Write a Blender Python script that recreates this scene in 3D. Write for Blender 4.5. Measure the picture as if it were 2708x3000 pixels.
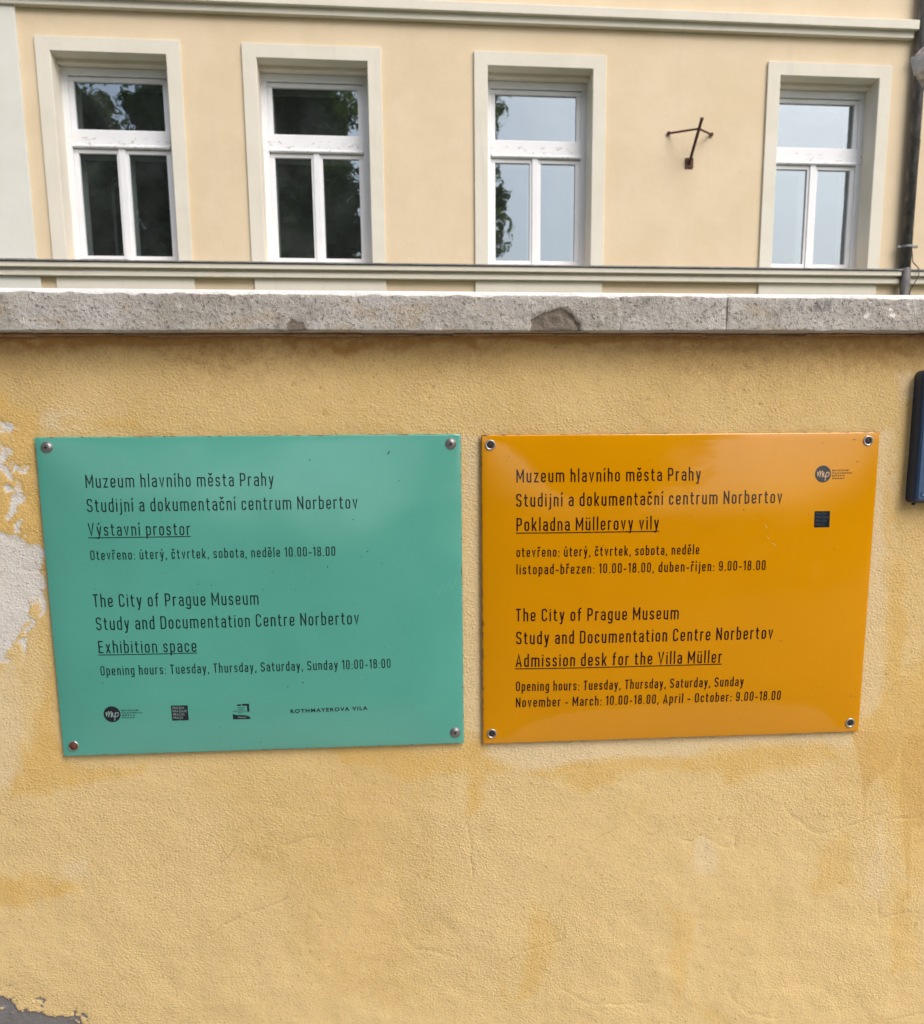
import bpy, bmesh, math, random
import numpy as np
from mathutils import Vector, Matrix

# ------------------------------------------------------------------ scene, camera, light
scene = bpy.context.scene
COL = scene.collection
for o in list(bpy.data.objects):
    bpy.data.objects.remove(o)

CAM = Vector((0.0, -1.15, 1.55))
PITCH, YAW, ROLL = (math.radians(a) for a in (9.22000368, 3.85092963, -0.55336775))
cam_data = bpy.data.cameras.new('camera')
cam = bpy.data.objects.new('camera', cam_data)
COL.objects.link(cam)
fwd = Vector((math.sin(YAW) * math.cos(PITCH), math.cos(YAW) * math.cos(PITCH), -math.sin(PITCH)))
rgt = Vector((math.cos(YAW), -math.sin(YAW), 0))
upv = rgt.cross(fwd)
r2 = math.cos(ROLL) * rgt + math.sin(ROLL) * upv
u2 = -math.sin(ROLL) * rgt + math.cos(ROLL) * upv
m = Matrix((r2, u2, -fwd)).transposed().to_4x4()
m.translation = CAM
cam.matrix_world = m
cam_data.sensor_fit = 'HORIZONTAL'
cam_data.sensor_width = 36.0
cam_data.lens = 2400.0 * 36.0 / 2708.0
cam_data.shift_y = 220.0 / 2708.0
cam_data.clip_start = 0.02
cam_data.clip_end = 800.0
cam_data.dof.use_dof = True
cam_data.dof.focus_distance = 1.2
cam_data.dof.aperture_fstop = 13.0
scene.camera = cam

SUN_EL, SUN_AZ = math.radians(46), math.radians(146)      # azimuth clockwise from +Y
world = bpy.data.worlds.new('World')
scene.world = world
world.use_nodes = True
wn, wl = world.node_tree.nodes, world.node_tree.links
bg = wn['Background']
sky = wn.new('ShaderNodeTexSky')
sky.sky_type = 'NISHITA'
sky.sun_disc = False
sky.sun_elevation = SUN_EL
sky.sun_rotation = SUN_AZ
sky.air_density = 1.0
sky.dust_density = 4.0
sky.ozone_density = 1.0
hs = wn.new('ShaderNodeHueSaturation')
hs.inputs['Saturation'].default_value = 0.78               # a thin even cloud layer
wl.new(sky.outputs[0], hs.inputs['Color'])
wl.new(hs.outputs[0], bg.inputs['Color'])
bg.inputs['Strength'].default_value = 0.15

sun_data = bpy.data.lights.new('sun', 'SUN')
sun_data.energy = 1.5
sun_data.angle = math.radians(40)
sun_data.color = (1.0, 0.95, 0.88)
sun = bpy.data.objects.new('sun', sun_data)
COL.objects.link(sun)
sd = Vector((math.sin(SUN_AZ) * math.cos(SUN_EL), math.cos(SUN_AZ) * math.cos(SUN_EL), math.sin(SUN_EL)))
sun.rotation_euler = (-sd).to_track_quat('-Z', 'Y').to_euler()
sun.location = sd * 40

scene.render.engine = 'CYCLES'
scene.view_settings.view_transform = 'Standard'
scene.view_settings.look = 'None'
scene.view_settings.gamma = 1.0
scene.view_settings.exposure = 0.30

# ------------------------------------------------------------------ helpers
rng = random.Random(11)


def link(name, mesh, mat=None, parent=None, smooth=False):
    o = bpy.data.objects.new(name, mesh)
    COL.objects.link(o)
    if mat is not None:
        mesh.materials.append(mat)
    if parent is not None:
        o.parent = parent
    if smooth:
        mesh.polygons.foreach_set('use_smooth', [True] * len(mesh.polygons))
    return o


def thing(name, label, cat, loc=(0, 0, 0), rotz=0.0, group=None):
    o = bpy.data.objects.new(name, None)
    o.empty_display_size = 0.1
    COL.objects.link(o)
    o.location = loc
    o.rotation_euler = (0, 0, rotz)
    o['label'] = label
    o['category'] = cat
    if group:
        o['group'] = group
    return o


def mesh_of(verts, faces, name='mesh'):
    me = bpy.data.meshes.new(name)
    me.from_pydata([tuple(v) for v in verts], [], faces)
    me.update()
    return me


class MB:
    """collects boxes, prisms and tubes into one mesh"""
    def __init__(self):
        self.v, self.f = [], []

    def box(self, x0, x1, y0, y1, z0, z1):
        n = len(self.v)
        self.v += [(x0, y0, z0), (x1, y0, z0), (x1, y1, z0), (x0, y1, z0), (x0, y0, z1), (x1, y0, z1), (x1, y1, z1), (x0, y1, z1)]
        self.f += [tuple(n + i for i in q) for q in ((0, 3, 2, 1), (4, 5, 6, 7), (0, 1, 5, 4), (1, 2, 6, 5), (2, 3, 7, 6), (3, 0, 4, 7))]
        return self

    def prism_x(self, prof, x0, x1):
        """profile of (y, z) points, counter-clockwise seen from +x, extruded along x"""
        n, k = len(self.v), len(prof)
        self.v += [(x0, y, z) for y, z in prof] + [(x1, y, z) for y, z in prof]
        for i in range(k):
            j = (i + 1) % k
            self.f.append((n + i, n + j, n + k + j, n + k + i))
        self.f.append(tuple(n + i for i in reversed(range(k))))
        self.f.append(tuple(n + k + i for i in range(k)))
        return self

    def tube(self, pts, rad, seg=10, cap=True):
        pts = [Vector(p) for p in pts]
        if not isinstance(rad, (list, tuple)):
            rad = [rad] * len(pts)
        base = len(self.v)
        prev = None
        for i, p in enumerate(pts):
            a, b = pts[max(i - 1, 0)], pts[min(i + 1, len(pts) - 1)]
            t = (b - a).normalized()
            s = prev if prev is not None else (Vector((0, 0, 1)) if abs(t.z) < .9 else Vector((1, 0, 0)))
            e1 = (s - t * s.dot(t)).normalized()
            prev = e1
            e2 = t.cross(e1)
            for k in range(seg):
                ang = 2 * math.pi * k / seg
                self.v.append(tuple(p + rad[i] * (math.cos(ang) * e1 + math.sin(ang) * e2)))
        for i in range(len(pts) - 1):
            for k in range(seg):
                k2 = (k + 1) % seg
                self.f.append((base + i * seg + k, base + i * seg + k2, base + (i + 1) * seg + k2, base + (i + 1) * seg + k))
        if cap:
            self.f.append(tuple(base + k for k in reversed(range(seg))))
            self.f.append(tuple(base + (len(pts) - 1) * seg + k for k in range(seg)))
        return self

    def lathe_y(self, prof, cx, cz, seg=28):
        """profile of (radius, y), turned round an axis along y"""
        base, k = len(self.v), len(prof)
        for r, y in prof:
            for s in range(seg):
                a = 2 * math.pi * s / seg
                self.v.append((cx + r * math.cos(a), y, cz + r * math.sin(a)))
        for i in range(k - 1):
            for s in range(seg):
                s2 = (s + 1) % seg
                self.f.append((base + i * seg + s, base + (i + 1) * seg + s, base + (i + 1) * seg + s2, base + i * seg + s2))
        return self

    def build(self, name, mat, parent=None, bevel=0.0, smooth=False):
        o = link(name, mesh_of(self.v, self.f, name), mat, parent, smooth)
        bm = bmesh.new()
        bm.from_mesh(o.data)
        bmesh.ops.recalc_face_normals(bm, faces=bm.faces)
        bm.to_mesh(o.data)
        bm.free()
        if bevel:
            b = o.modifiers.new('bevel', 'BEVEL')
            b.width = bevel
            b.segments = 2
            b.limit_method = 'ANGLE'
        return o


class NT:
    """small wrapper for building node materials"""
    def __init__(self, name):
        self.mat = bpy.data.materials.new(name)
        self.mat.use_nodes = True
        self.n, self.l = self.mat.node_tree.nodes, self.mat.node_tree.links
        self.p = self.n['Principled BSDF']
        self.co = self.n.new('ShaderNodeTexCoord').outputs['Object']

    def put(self, sock, val):
        if hasattr(val, 'is_output'):
            self.l.new(val, sock)
        else:
            sock.default_value = val

    def mapping(self, scale, vec=None, loc=(0, 0, 0)):
        q = self.n.new('ShaderNodeMapping')
        self.l.new(vec or self.co, q.inputs[0])
        q.inputs['Scale'].default_value = scale
        q.inputs['Location'].default_value = loc
        return q.outputs[0]

    def noise(self, scale, detail=3, rough=.55, dist=0.0, vec=None):
        q = self.n.new('ShaderNodeTexNoise')
        self.l.new(vec or self.co, q.inputs['Vector'])
        q.inputs['Scale'].default_value = scale
        q.inputs['Detail'].default_value = detail
        q.inputs['Roughness'].default_value = rough
        q.inputs['Distortion'].default_value = dist
        return q.outputs[0]

    def voro(self, scale, vec=None, feature='F1', rnd=1.0):
        q = self.n.new('ShaderNodeTexVoronoi')
        q.feature = feature
        self.l.new(vec or self.co, q.inputs['Vector'])
        q.inputs['Scale'].default_value = scale
        q.inputs['Randomness'].default_value = rnd
        return q.outputs['Distance']

    def math(self, op, a, b=0.0, c=0.0, clamp=False):
        q = self.n.new('ShaderNodeMath')
        q.operation = op
        q.use_clamp = clamp
        self.put(q.inputs[0], a)
        self.put(q.inputs[1], b)
        self.put(q.inputs[2], c)
        return q.outputs[0]

    def step(self, a, lo, hi, out0=0.0, out1=1.0, kind='SMOOTHSTEP'):
        q = self.n.new('ShaderNodeMapRange')
        q.interpolation_type = kind
        self.put(q.inputs[0], a)
        for i, v in enumerate((lo, hi, out0, out1)):
            self.put(q.inputs[i + 1], v)
        return q.outputs[0]

    def mix(self, f, a, b, mode='MIX'):
        q = self.n.new('ShaderNodeMix')
        q.data_type = 'RGBA'
        q.blend_type = mode
        self.put(q.inputs[0], f)
        for s, v in ((q.inputs[6], a), (q.inputs[7], b)):
            if isinstance(v, (tuple, list)) and len(v) == 3:
                v = (*v, 1.0)
            self.put(s, v)
        return q.outputs[2]

    def attr(self, name):
        q = self.n.new('ShaderNodeAttribute')
        q.attribute_name = name
        return q

    def sep(self, vec):
        q = self.n.new('ShaderNodeSeparateXYZ')
        self.l.new(vec, q.inputs[0])
        return q.outputs

    def bump(self, h, dist, strength=1.0, prev=None):
        q = self.n.new('ShaderNodeBump')
        self.put(q.inputs['Height'], h)
        q.inputs['Distance'].default_value = dist
        q.inputs['Strength'].default_value = strength
        if prev is not None:
            self.l.new(prev, q.inputs['Normal'])
        return q.outputs[0]

    def done(self, color=None, rough=.8, normal=None, metallic=0.0, spec=None):
        if color is not None:
            if isinstance(color, (tuple, list)) and len(color) == 3:
                color = (*color, 1.0)
            self.put(self.p.inputs['Base Color'], color)
        self.put(self.p.inputs['Roughness'], rough)
        self.put(self.p.inputs['Metallic'], metallic)
        if spec is not None:
            self.put(self.p.inputs['Specular IOR Level'], spec)
        if normal is not None:
            self.l.new(normal, self.p.inputs['Normal'])
        return self.mat


# numpy value noise for shaping surfaces and paint edges
def vnoise(X, Z, scale, seed):
    g = np.random.default_rng(seed).random((257, 257)).astype(np.float32)
    a, b = X * scale + 40.3, Z * scale + 17.7
    i, j = np.floor(a).astype(int), np.floor(b).astype(int)
    fa, fb = a - i, b - j
    fa, fb = fa * fa * (3 - 2 * fa), fb * fb * (3 - 2 * fb)
    i0, j0, i1, j1 = i % 257, j % 257, (i + 1) % 257, (j + 1) % 257
    return (g[i0, j0] * (1 - fa) * (1 - fb) + g[i1, j0] * fa * (1 - fb) + g[i0, j1] * (1 - fa) * fb + g[i1, j1] * fa * fb) * 2 - 1


def fbm(X, Z, scale, seed, octv=4, gain=.5):
    s, a = 0, 1
    for k in range(octv):
        s = s + a * vnoise(X, Z, scale * 2 ** k, seed + k)
        a *= gain
    return s


def sdf_poly(X, Z, poly):
    """signed distance, positive inside"""
    d = np.full(X.shape, 1e9)
    inside = np.zeros(X.shape, bool)
    n = len(poly)
    for i in range(n):
        x0, z0 = poly[i]
        x1, z1 = poly[(i + 1) % n]
        ex, ez = x1 - x0, z1 - z0
        t = np.clip(((X - x0) * ex + (Z - z0) * ez) / (ex * ex + ez * ez + 1e-12), 0, 1)
        d = np.minimum(d, (X - x0 - t * ex) ** 2 + (Z - z0 - t * ez) ** 2)
        c = ((z0 > Z) != (z1 > Z))
        xi = x0 + (Z - z0) * ex / (ez if abs(ez) > 1e-12 else 1e-12)
        inside ^= c & (X < xi)
    return np.where(inside, 1, -1) * np.sqrt(d)


def sdf_line(X, Z, pts):
    d = np.full(X.shape, 1e9)
    for (x0, z0), (x1, z1) in zip(pts[:-1], pts[1:]):
        ex, ez = x1 - x0, z1 - z0
        t = np.clip(((X - x0) * ex + (Z - z0) * ez) / (ex * ex + ez * ez + 1e-12), 0, 1)
        d = np.minimum(d, (X - x0 - t * ex) ** 2 + (Z - z0 - t * ez) ** 2)
    return np.sqrt(d)


def paint_masks(X, Z, polys, soft, warp_seed, warp=.006):
    out = np.zeros(X.shape, np.float32)
    WX = X + warp * fbm(X, Z, 28, warp_seed, 4, .6)
    WZ = Z + warp * fbm(X, Z, 28, warp_seed + 50, 4, .6)
    for p in polys:
        a = np.array(p)
        x0, z0 = a.min(0) - .04
        x1, z1 = a.max(0) + .04
        s = (X > x0) & (X < x1) & (Z > z0) & (Z < z1)
        if s.any():
            v = np.clip(.5 + sdf_poly(WX[s], WZ[s], p) / (2 * soft), 0, 1)
            out[s] = np.maximum(out[s], v)
    return out


def grid_faces(nx, nz):
    a = np.arange(nx * nz).reshape(nz, nx)
    f = np.stack([a[:-1, :-1], a[:-1, 1:], a[1:, 1:], a[1:, :-1]], -1).reshape(-1, 4)
    return f


def color_attr(me, name, arr):
    at = me.attributes.new(name, 'FLOAT_COLOR', 'POINT')
    at.data.foreach_set('color', np.ascontiguousarray(arr, np.float32).ravel())

# ------------------------------------------------------------------ materials
def mat_wall():
    t = NT('buff_render')
    A, B = t.attr('paint'), t.attr('wear_and_light')
    a = t.sep(A.outputs['Vector'])
    b = t.sep(B.outputs['Vector'])
    fine = t.noise(260, 3, .6)
    mid = t.noise(70, 4, .6)
    big = t.noise(5, 4, .6)
    jit = t.math('ADD', t.math('MULTIPLY_ADD', fine, .5, -.25), t.math('MULTIPLY_ADD', mid, .8, -.4))
    msk = lambda s, w, j=1.0: t.step(t.math('MULTIPLY_ADD', jit, j, s), .5 - w, .5 + w)
    col = t.mix(t.step(big, .3, .7), (.745, .540, .245), (.660, .462, .190))
    col = t.mix(t.math('MULTIPLY', t.step(t.math('MULTIPLY_ADD', mid, .3, A.outputs['Alpha']), .35, .95), .62), col, (.765, .580, .292))     # paler areas, more of them lower down
    col = t.mix(t.step(mid, .35, .7, 0, .35), col, (.72, .55, .30))
    col = t.mix(t.math('MULTIPLY', msk(a[0], .42, .8), t.step(big, .3, .6, .25, .62)), col, (.77, .63, .42))       # paler bands
    streak = t.noise(30, 3, .6, vec=t.mapping((1, 1, .25)))
    col = t.mix(t.math('MULTIPLY', msk(a[1], .48, .9), t.step(streak, .25, .65, .40, .80)), col, (.70, .46, .145))    # ochre stains
    col = t.mix(t.math('MULTIPLY', msk(b[1], .30, .5), .34), col, (.57, .33, .10))          # dried drips
    col = t.mix(t.math('MULTIPLY', msk(b[0], .35, 1.0), .75), col, (.40, .18, .042))          # brown stain below the coping, with the coping's shade painted in
    bare = msk(a[2], .17, 1.35)
    col = t.mix(bare, col, t.mix(mid, (.66, .625, .58), (.76, .73, .69)))
    cem = msk(t.math('ADD', B.outputs['Alpha'], 0.0), .08, 1.1)
    col = t.mix(cem, col, t.mix(t.noise(45, 4), (.13, .13, .14), (.26, .25, .25)))
    col = t.mix(t.math('MULTIPLY', t.step(t.math('MULTIPLY_ADD', mid, .45, b[2]), .78, 1.15), .30), col, (.20, .125, .05))  # hairline cracks
    pits = t.step(t.noise(210, 3, .65), .60, .69)
    col = t.mix(t.math('MULTIPLY', pits, .46), col, (.30, .18, .06))
    speck = t.step(t.voro(60), .055, .03)
    lone = t.step(t.noise(40, 1), .60, .64)
    col = t.mix(t.math('MULTIPLY', t.math('MULTIPLY', speck, lone), .75), col, (.10, .055, .02))
    grain = t.noise(290, 3, .6, .5)
    blob = t.step(t.voro(235, vec=t.mapping((1, 1, 1.25))), .0, .62, 1, 0)
    h = t.math('ADD', t.math('MULTIPLY', grain, 1.0), t.math('MULTIPLY', blob, .55))
    n1 = t.bump(t.noise(28, 4, .55), .008, .30)
    smooth_cem = t.math('MULTIPLY_ADD', cem, -.6, 1.0)
    vary = t.step(t.noise(3.2, 3, .6, vec=t.mapping((1, 1, 1), loc=(5, 0, 2))), .3, .7, .45, 1.25)
    n2 = t.bump(t.math('MULTIPLY', t.math('MULTIPLY', h, vary), smooth_cem), .0024, .50, n1)
    return t.done(col, .92, n2, spec=.25)


def mat_coping():
    t = NT('weathered_concrete')
    w = t.sep(t.attr('wear_and_light').outputs['Vector'])          # x: broken, y: joint, z: sky-lit rim painted white, lime marks
    mid = t.noise(55, 5, .65)
    big = t.noise(9, 4, .6)
    fine = t.noise(240, 3, .7)
    col = t.mix(t.step(big, .35, .65), (.43, .40, .36), (.53, .51, .485))
    col = t.mix(t.step(t.noise(16, 3, .6, vec=t.mapping((1, 1, 2.2), loc=(3, 0, 0))), .55, .68, 0, .6), col, (.47, .385, .285))
    col = t.mix(t.step(mid, .56, .70, 0, .8), col, (.66, .645, .61))
    col = t.mix(t.step(fine, .55, .66, 0, .75), col, (.12, .105, .09))
    stain = t.noise(11, 3, .6, vec=t.mapping((1, 1, 1), loc=(7.3, 0, 0)))
    col = t.mix(t.math('MULTIPLY', t.step(stain, .58, .72), t.step(mid, .38, .62)), col, (.085, .08, .07))
    jit = t.math('MULTIPLY_ADD', mid, .7, -.35)
    col = t.mix(t.math('MULTIPLY', t.step(t.math('ADD', w[0], jit), .40, .62), .85), col, t.mix(fine, (.10, .078, .06), (.27, .22, .18)))
    col = t.mix(t.math('MULTIPLY', t.step(t.math('ADD', w[1], jit), .45, .6), .7), col, (.11, .10, .085))
    col = t.mix(t.step(t.math('ADD', w[2], jit), .42, .52), col, (.88, .87, .85))
    h = t.math('ADD', t.math('MULTIPLY', fine, .6), mid)
    return t.done(col, .95, t.bump(h, .004, .9), spec=.2)


def mat_enamel(name, base, alt, rough, wave, chip_and_shadow, wscale=5.5, gloss=.55):
    t = NT(name)
    e = t.attr('edge').outputs['Fac']
    cloud = t.noise(5, 3, .5, .3)
    col = t.mix(t.step(cloud, .32, .68), base, alt)
    col = t.mix(t.step(t.noise(420, 2, .6), .715, .74, 0, .55), col, (.02, .05, .045))
    ej = t.math('MULTIPLY_ADD', t.noise(95, 3, .7), -.012, t.math('ADD', e, .0075))
    col = t.mix(t.step(ej, .0004, .0016, .9, 0.0), col, chip_and_shadow)  # edge chips, their colour darkened to carry the contact shadow
    nb = t.bump(t.noise(wscale, 2, .5), wave, 1.0)
    r = t.step(t.noise(14, 3, .5), .25, .8, rough * .92, rough * 1.18)
    m_ = t.done(col, r, nb, spec=gloss)
    return m_


def mat_simple(name, col, rough=.6, alt=None, scale=12, bump=None, metallic=0.0, spec=None, detail=4):
    t = NT(name)
    c = col if alt is None else t.mix(t.step(t.noise(scale, detail, .6), .35, .66), col, alt)
    n = t.bump(t.noise(bump[0], 4, .6), bump[1], bump[2]) if bump else None
    return t.done(c, rough, n, metallic, spec)


def mat_facade(name, col, alt, stain, bumpd):
    t = NT(name)
    c = t.mix(t.step(t.noise(1.6, 5, .6, .5), .35, .66), col, alt)
    c = t.mix(t.step(t.noise(4.5, 4, .65), .60, .80, 0, .35), c, stain)
    c = t.mix(t.step(t.noise(2.2, 4, .6, vec=t.mapping((3.0, 1, .35))), .57, .78, 0, .50), c, stain)
    return t.done(c, .92, t.bump(t.noise(55, 4, .6), bumpd, .5, t.bump(t.noise(3.0, 3, .5), .02, .35)), spec=.2)


def mat_frame_paint():
    t = NT('peeling_white_paint')
    z = t.sep(t.co)[2]
    p = t.noise(16, 5, .7, vec=t.mapping((1.0, 1, 2.4)))
    band = t.math('MULTIPLY', t.step(z, 4.66, 4.71), t.step(z, 4.86, 4.80))
    low = t.step(z, 3.68, 3.60)
    zone = t.math('MAXIMUM', band, t.math('MULTIPLY', low, .6), clamp=True)
    msk = t.math('MULTIPLY', t.step(t.math('MULTIPLY_ADD', zone, .13, p), .70, .76), zone)
    col = t.mix(t.step(t.noise(6, 3), .4, .7, 0, .5), (.79, .81, .86), (.73, .75, .80))
    col = t.mix(t.math('MULTIPLY', msk, .8), col, (.40, .37, .34))
    return t.done(col, .45, t.bump(p, .002, .4))


def mat_glass():
    t = NT('window_glass')
    n, l = t.n, t.l
    tr = n.new('ShaderNodeBsdfTransparent')
    tr.inputs[0].default_value = (.50, .55, .53, 1)
    gl = n.new('ShaderNodeBsdfGlossy')
    gl.inputs['Roughness'].default_value = .016
    gl.inputs['Color'].default_value = (.80, .92, 1.0, 1)
    l.new(t.bump(t.noise(2.6, 2, .5), .0035, 1.0), gl.inputs['Normal'])
    mx = n.new('ShaderNodeMixShader')
    mx.inputs[0].default_value = .36
    l.new(tr.outputs[0], mx.inputs[1])
    l.new(gl.outputs[0], mx.inputs[2])
    df = n.new('ShaderNodeBsdfDiffuse')                       # dusty haze, mixed in to lift the dark panes
    df.inputs[0].default_value = (.62, .70, .74, 1)
    m2 = n.new('ShaderNodeMixShader')
    l.new(t.step(t.noise(3.0, 4, .6), .35, .75, .018, .045), m2.inputs[0])
    l.new(mx.outputs[0], m2.inputs[1])
    l.new(df.outputs[0], m2.inputs[2])
    l.new(m2.outputs[0], n['Material Output'].inputs['Surface'])
    return t.mat


def mat_pipe():
    t = NT('aged_zinc')
    a = t.noise(9, 5, .7, vec=t.mapping((1.6, 1.6, .7)))
    col = t.mix(t.step(a, .35, .6), (.075, .070, .072), (.15, .14, .142))
    col = t.mix(t.step(a, .60, .70, 0, .75), col, (.34, .36, .35))
    return t.done(col, .55, metallic=.2)


def mat_leaf():
    t = NT('foliage')
    c = t.mix(t.noise(1.1, 3), (.060, .110, .032), (.140, .205, .070))
    t.done(c, .5)
    tr = t.n.new('ShaderNodeBsdfTranslucent')
    t.l.new(t.mix(1.0, c, (1.3, 1.25, .6), 'MULTIPLY'), tr.inputs[0])
    mx = t.n.new('ShaderNodeMixShader')
    mx.inputs[0].default_value = .5
    t.l.new(t.p.outputs[0], mx.inputs[1])
    t.l.new(tr.outputs[0], mx.inputs[2])
    t.l.new(mx.outputs[0], t.n['Material Output'].inputs['Surface'])
    return t.mat


M = dict(
    wall=mat_wall(),
    coping=mat_coping(),
    green=mat_enamel('green_enamel', (.090, .380, .308), (.104, .408, .332), .22, .0110, (.085, .05, .03), 4.0, 1.0),
    orange=mat_enamel('orange_enamel', (.64, .270, .0010), (.67, .286, .0013), .055, .0014, (.16, .06, .012)),
    green_ink=mat_simple('dark_green_ink', (.004, .022, .020), .4),
    orange_ink=mat_simple('dark_brown_ink', (.030, .008, .005), .10),
    navy_gloss=mat_simple('navy_enamel', (.014, .020, .034), .08),
    navy_ink=mat_simple('navy_ink', (.010, .016, .026), .35),
    pale_green_ink=mat_simple('pale_green_ink', (.30, .42, .40), .5),
    dim_ink=mat_simple('faded_navy_ink', (.045, .055, .065), .5),
    pale_orange_ink=mat_simple('pale_orange_ink', (.62, .42, .24), .5),
    scratch=mat_simple('scratched_enamel', (.17, .43, .37), .5),
    chip_dark=mat_simple('chipped_spot', (.012, .030, .028), .6),
    chip_brown=mat_simple('brown_spot', (.11, .035, .006), .6),
    steel=mat_simple('dull_steel', (.36, .35, .35), .42, (.24, .23, .23), 260, metallic=.85),
    bright_steel=mat_simple('bright_steel', (.62, .60, .58), .32, (.45, .44, .43), 260, metallic=.9),
    dark_hole=mat_simple('dark_recess', (.02, .018, .017), .6),
    rust=mat_simple('rust', (.085, .022, .014), .75, (.14, .045, .022), 300),
    iron=mat_simple('rusted_iron', (.075, .030, .022), .8, (.13, .06, .045), 30),
    facade=mat_facade('yellow_stucco', (.725, .606, .436), (.695, .570, .396), (.64, .545, .42), .004),
    cream=mat_facade('cream_stucco', (.735, .705, .625), (.70, .665, .58), (.56, .55, .50), .003),
    pilaster=mat_facade('white_stucco', (.71, .715, .675), (.68, .68, .635), (.60, .61, .58), .003),
    reveal=mat_facade('reveal_stucco', (.80, .755, .67), (.77, .715, .61), (.70, .65, .57), .003),
    frame=mat_frame_paint(),
    glass=mat_glass(),
    room=mat_simple('dim_interior', (.055, .055, .05), .9),
    flashing=mat_simple('grey_flashing', (.20, .21, .21), .6, (.11, .115, .11), 18),
    pipe=mat_pipe(),
    clamp=mat_simple('clamp_metal', (.23, .24, .26), .5, metallic=.4),
    cable=mat_simple('black_cable', (.05, .045, .045), .6),
    box=mat_simple('navy_plastic', (.036, .084, .185), .42, (.042, .094, .20), 40, bump=(700, .0004, .5)),
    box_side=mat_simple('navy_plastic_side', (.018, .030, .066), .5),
    stone=mat_simple('eroded_sandstone', (.80, .72, .68), .95, (.68, .55, .47), 26, bump=(60, .012, .9)),
    shaft=mat_simple('pillar_render', (.55, .42, .25), .95, bump=(60, .006, .6)),
    leaf=mat_leaf(),
    bark=mat_simple('bark', (.07, .052, .038), .9, (.11, .085, .06), 9, bump=(14, .03, .8)),
    pave=mat_simple('pavement_stone', (.52, .49, .44), .9, (.44, .41, .37), 6, bump=(40, .004, .6)),
    road=mat_simple('asphalt', (.055, .055, .056), .9, (.045, .045, .047), 3, bump=(90, .004, .6)),
    soil=mat_simple('lawn', (.05, .075, .025), .95, (.075, .085, .035), 2, bump=(30, .02, .6)),
    hedge=mat_simple('hedge_leaf', (.030, .055, .016), .7, (.06, .085, .026), 3),
    roof=mat_simple('roof_tiles', (.22, .085, .055), .85, (.16, .065, .045), 8),
)

# ------------------------------------------------------------------ ground
def sheet(name, mat, x0, x1, y0, y1, z):
    o = link(name, mesh_of([(x0, y0, z), (x1, y0, z), (x1, y1, z), (x0, y1, z)], [(0, 1, 2, 3)]), mat)
    o['kind'] = 'structure'
    return o


sheet('ground', M['soil'], -300, 300, -300, 300, -.12)
sheet('road', M['road'], -120, 120, -8.0, -2.2, -.10)
pv = MB().box(-60, 60, -2.2, .0, -.115, .0).build('pavement', M['pave'], bevel=.01)
pv['kind'] = 'structure'

# ------------------------------------------------------------------ house across the garden
YB, FROT = 8.0, 1.44688467
house = thing('townhouse', 'pale yellow stuccoed townhouse with cream window surrounds behind the garden wall', 'house', (0, YB, 0), math.radians(FROT))
XL, XR, ZT = -8.0, 12.5, 9.6
WIN = [-2.846, -.8555, 1.4865, 4.632]            # window centres along the facade
OW, OZ0, OZ1 = .556, 3.545, 5.503                # half width, bottom and top of each opening
wb = MB()
xs = [XL]
for c in WIN:
    xs += [c - OW, c + OW]
xs.append(XR)
for i in range(0, len(xs), 2):
    wb.box(xs[i], xs[i + 1], 0, .34, OZ0, OZ1)
wb.box(XL, XR, 0, .34, -.12, OZ0)
wb.box(XL, XR, 0, .34, OZ1, ZT)
wb.box(XL, XL + .34, .34, 10, -.12, ZT)
wb.box(XR - .34, XR, .34, 10, -.12, ZT)
wb.box(XL, XR, 10, 10.3, -.12, ZT)
wb.build('wall', M['facade'], house)
MB().box(XL - .03, -3.697, -.035, -.0005, 3.55, 5.90).box(XL - .03, -3.675, -.035, -.0005, -.1, 3.382).build('corner_pilaster', M['pilaster'], house, bevel=.006)
# string course above the windows: two stepped bands
MB().prism_x([(-.0005, 6.075), (-.105, 6.052), (-.110, 6.046), (-.110, 5.964), (-.106, 5.960), (-.060, 5.960), (-.0005, 5.960)], XL, 5.545)\
    .prism_x([(-.0005, 5.9595), (-.062, 5.9595), (-.062, 5.898), (-.058, 5.894), (-.0005, 5.894)], XL, 5.52)\
    .build('string_course', M['cream'], house)
# sill band below the windows, with a grey metal flashing
sb = MB()
for x0, x1 in ((XL, 5.545), (5.655, XR)):
    sb.prism_x([(-.0005, 3.523), (-.112, 3.508), (-.112, 3.464), (-.108, 3.460), (-.0005, 3.460)], x0, x1)
    sb.prism_x([(-.0005, 3.4595), (-.050, 3.4595), (-.056, 3.435), (-.074, 3.430), (-.074, 3.388), (-.070, 3.384), (-.0005, 3.384)], x0, x1)
band = sb.build('sill_band', M['cream'], house)
fl = MB().prism_x([(-.0005, 3.5445), (-.128, 3.529), (-.130, 3.515), (-.113, 3.5245), (-.0005, 3.531)], XL, XR).build('flashing', M['flashing'], band)
MB().box(XL - .3, XR + .3, -.3, 10.5, ZT, ZT + .28).build('eaves', M['cream'], house)
MB().prism_x([(-.3, ZT + .281), (5.1, ZT + 3.6), (10.5, ZT + .281)], XL - .3, XR + .3).build('roof', M['roof'], house)
ap = None
for c, (a, b) in zip(WIN, ((-3.522, -2.148), (-1.532, -.16), (.789, 2.172), (3.94, 5.31))):
    ap = MB().box(a, b, -.03, -.0005, 1.2, 3.3835).build('apron_panel', M['cream'], house, bevel=.005)


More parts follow.
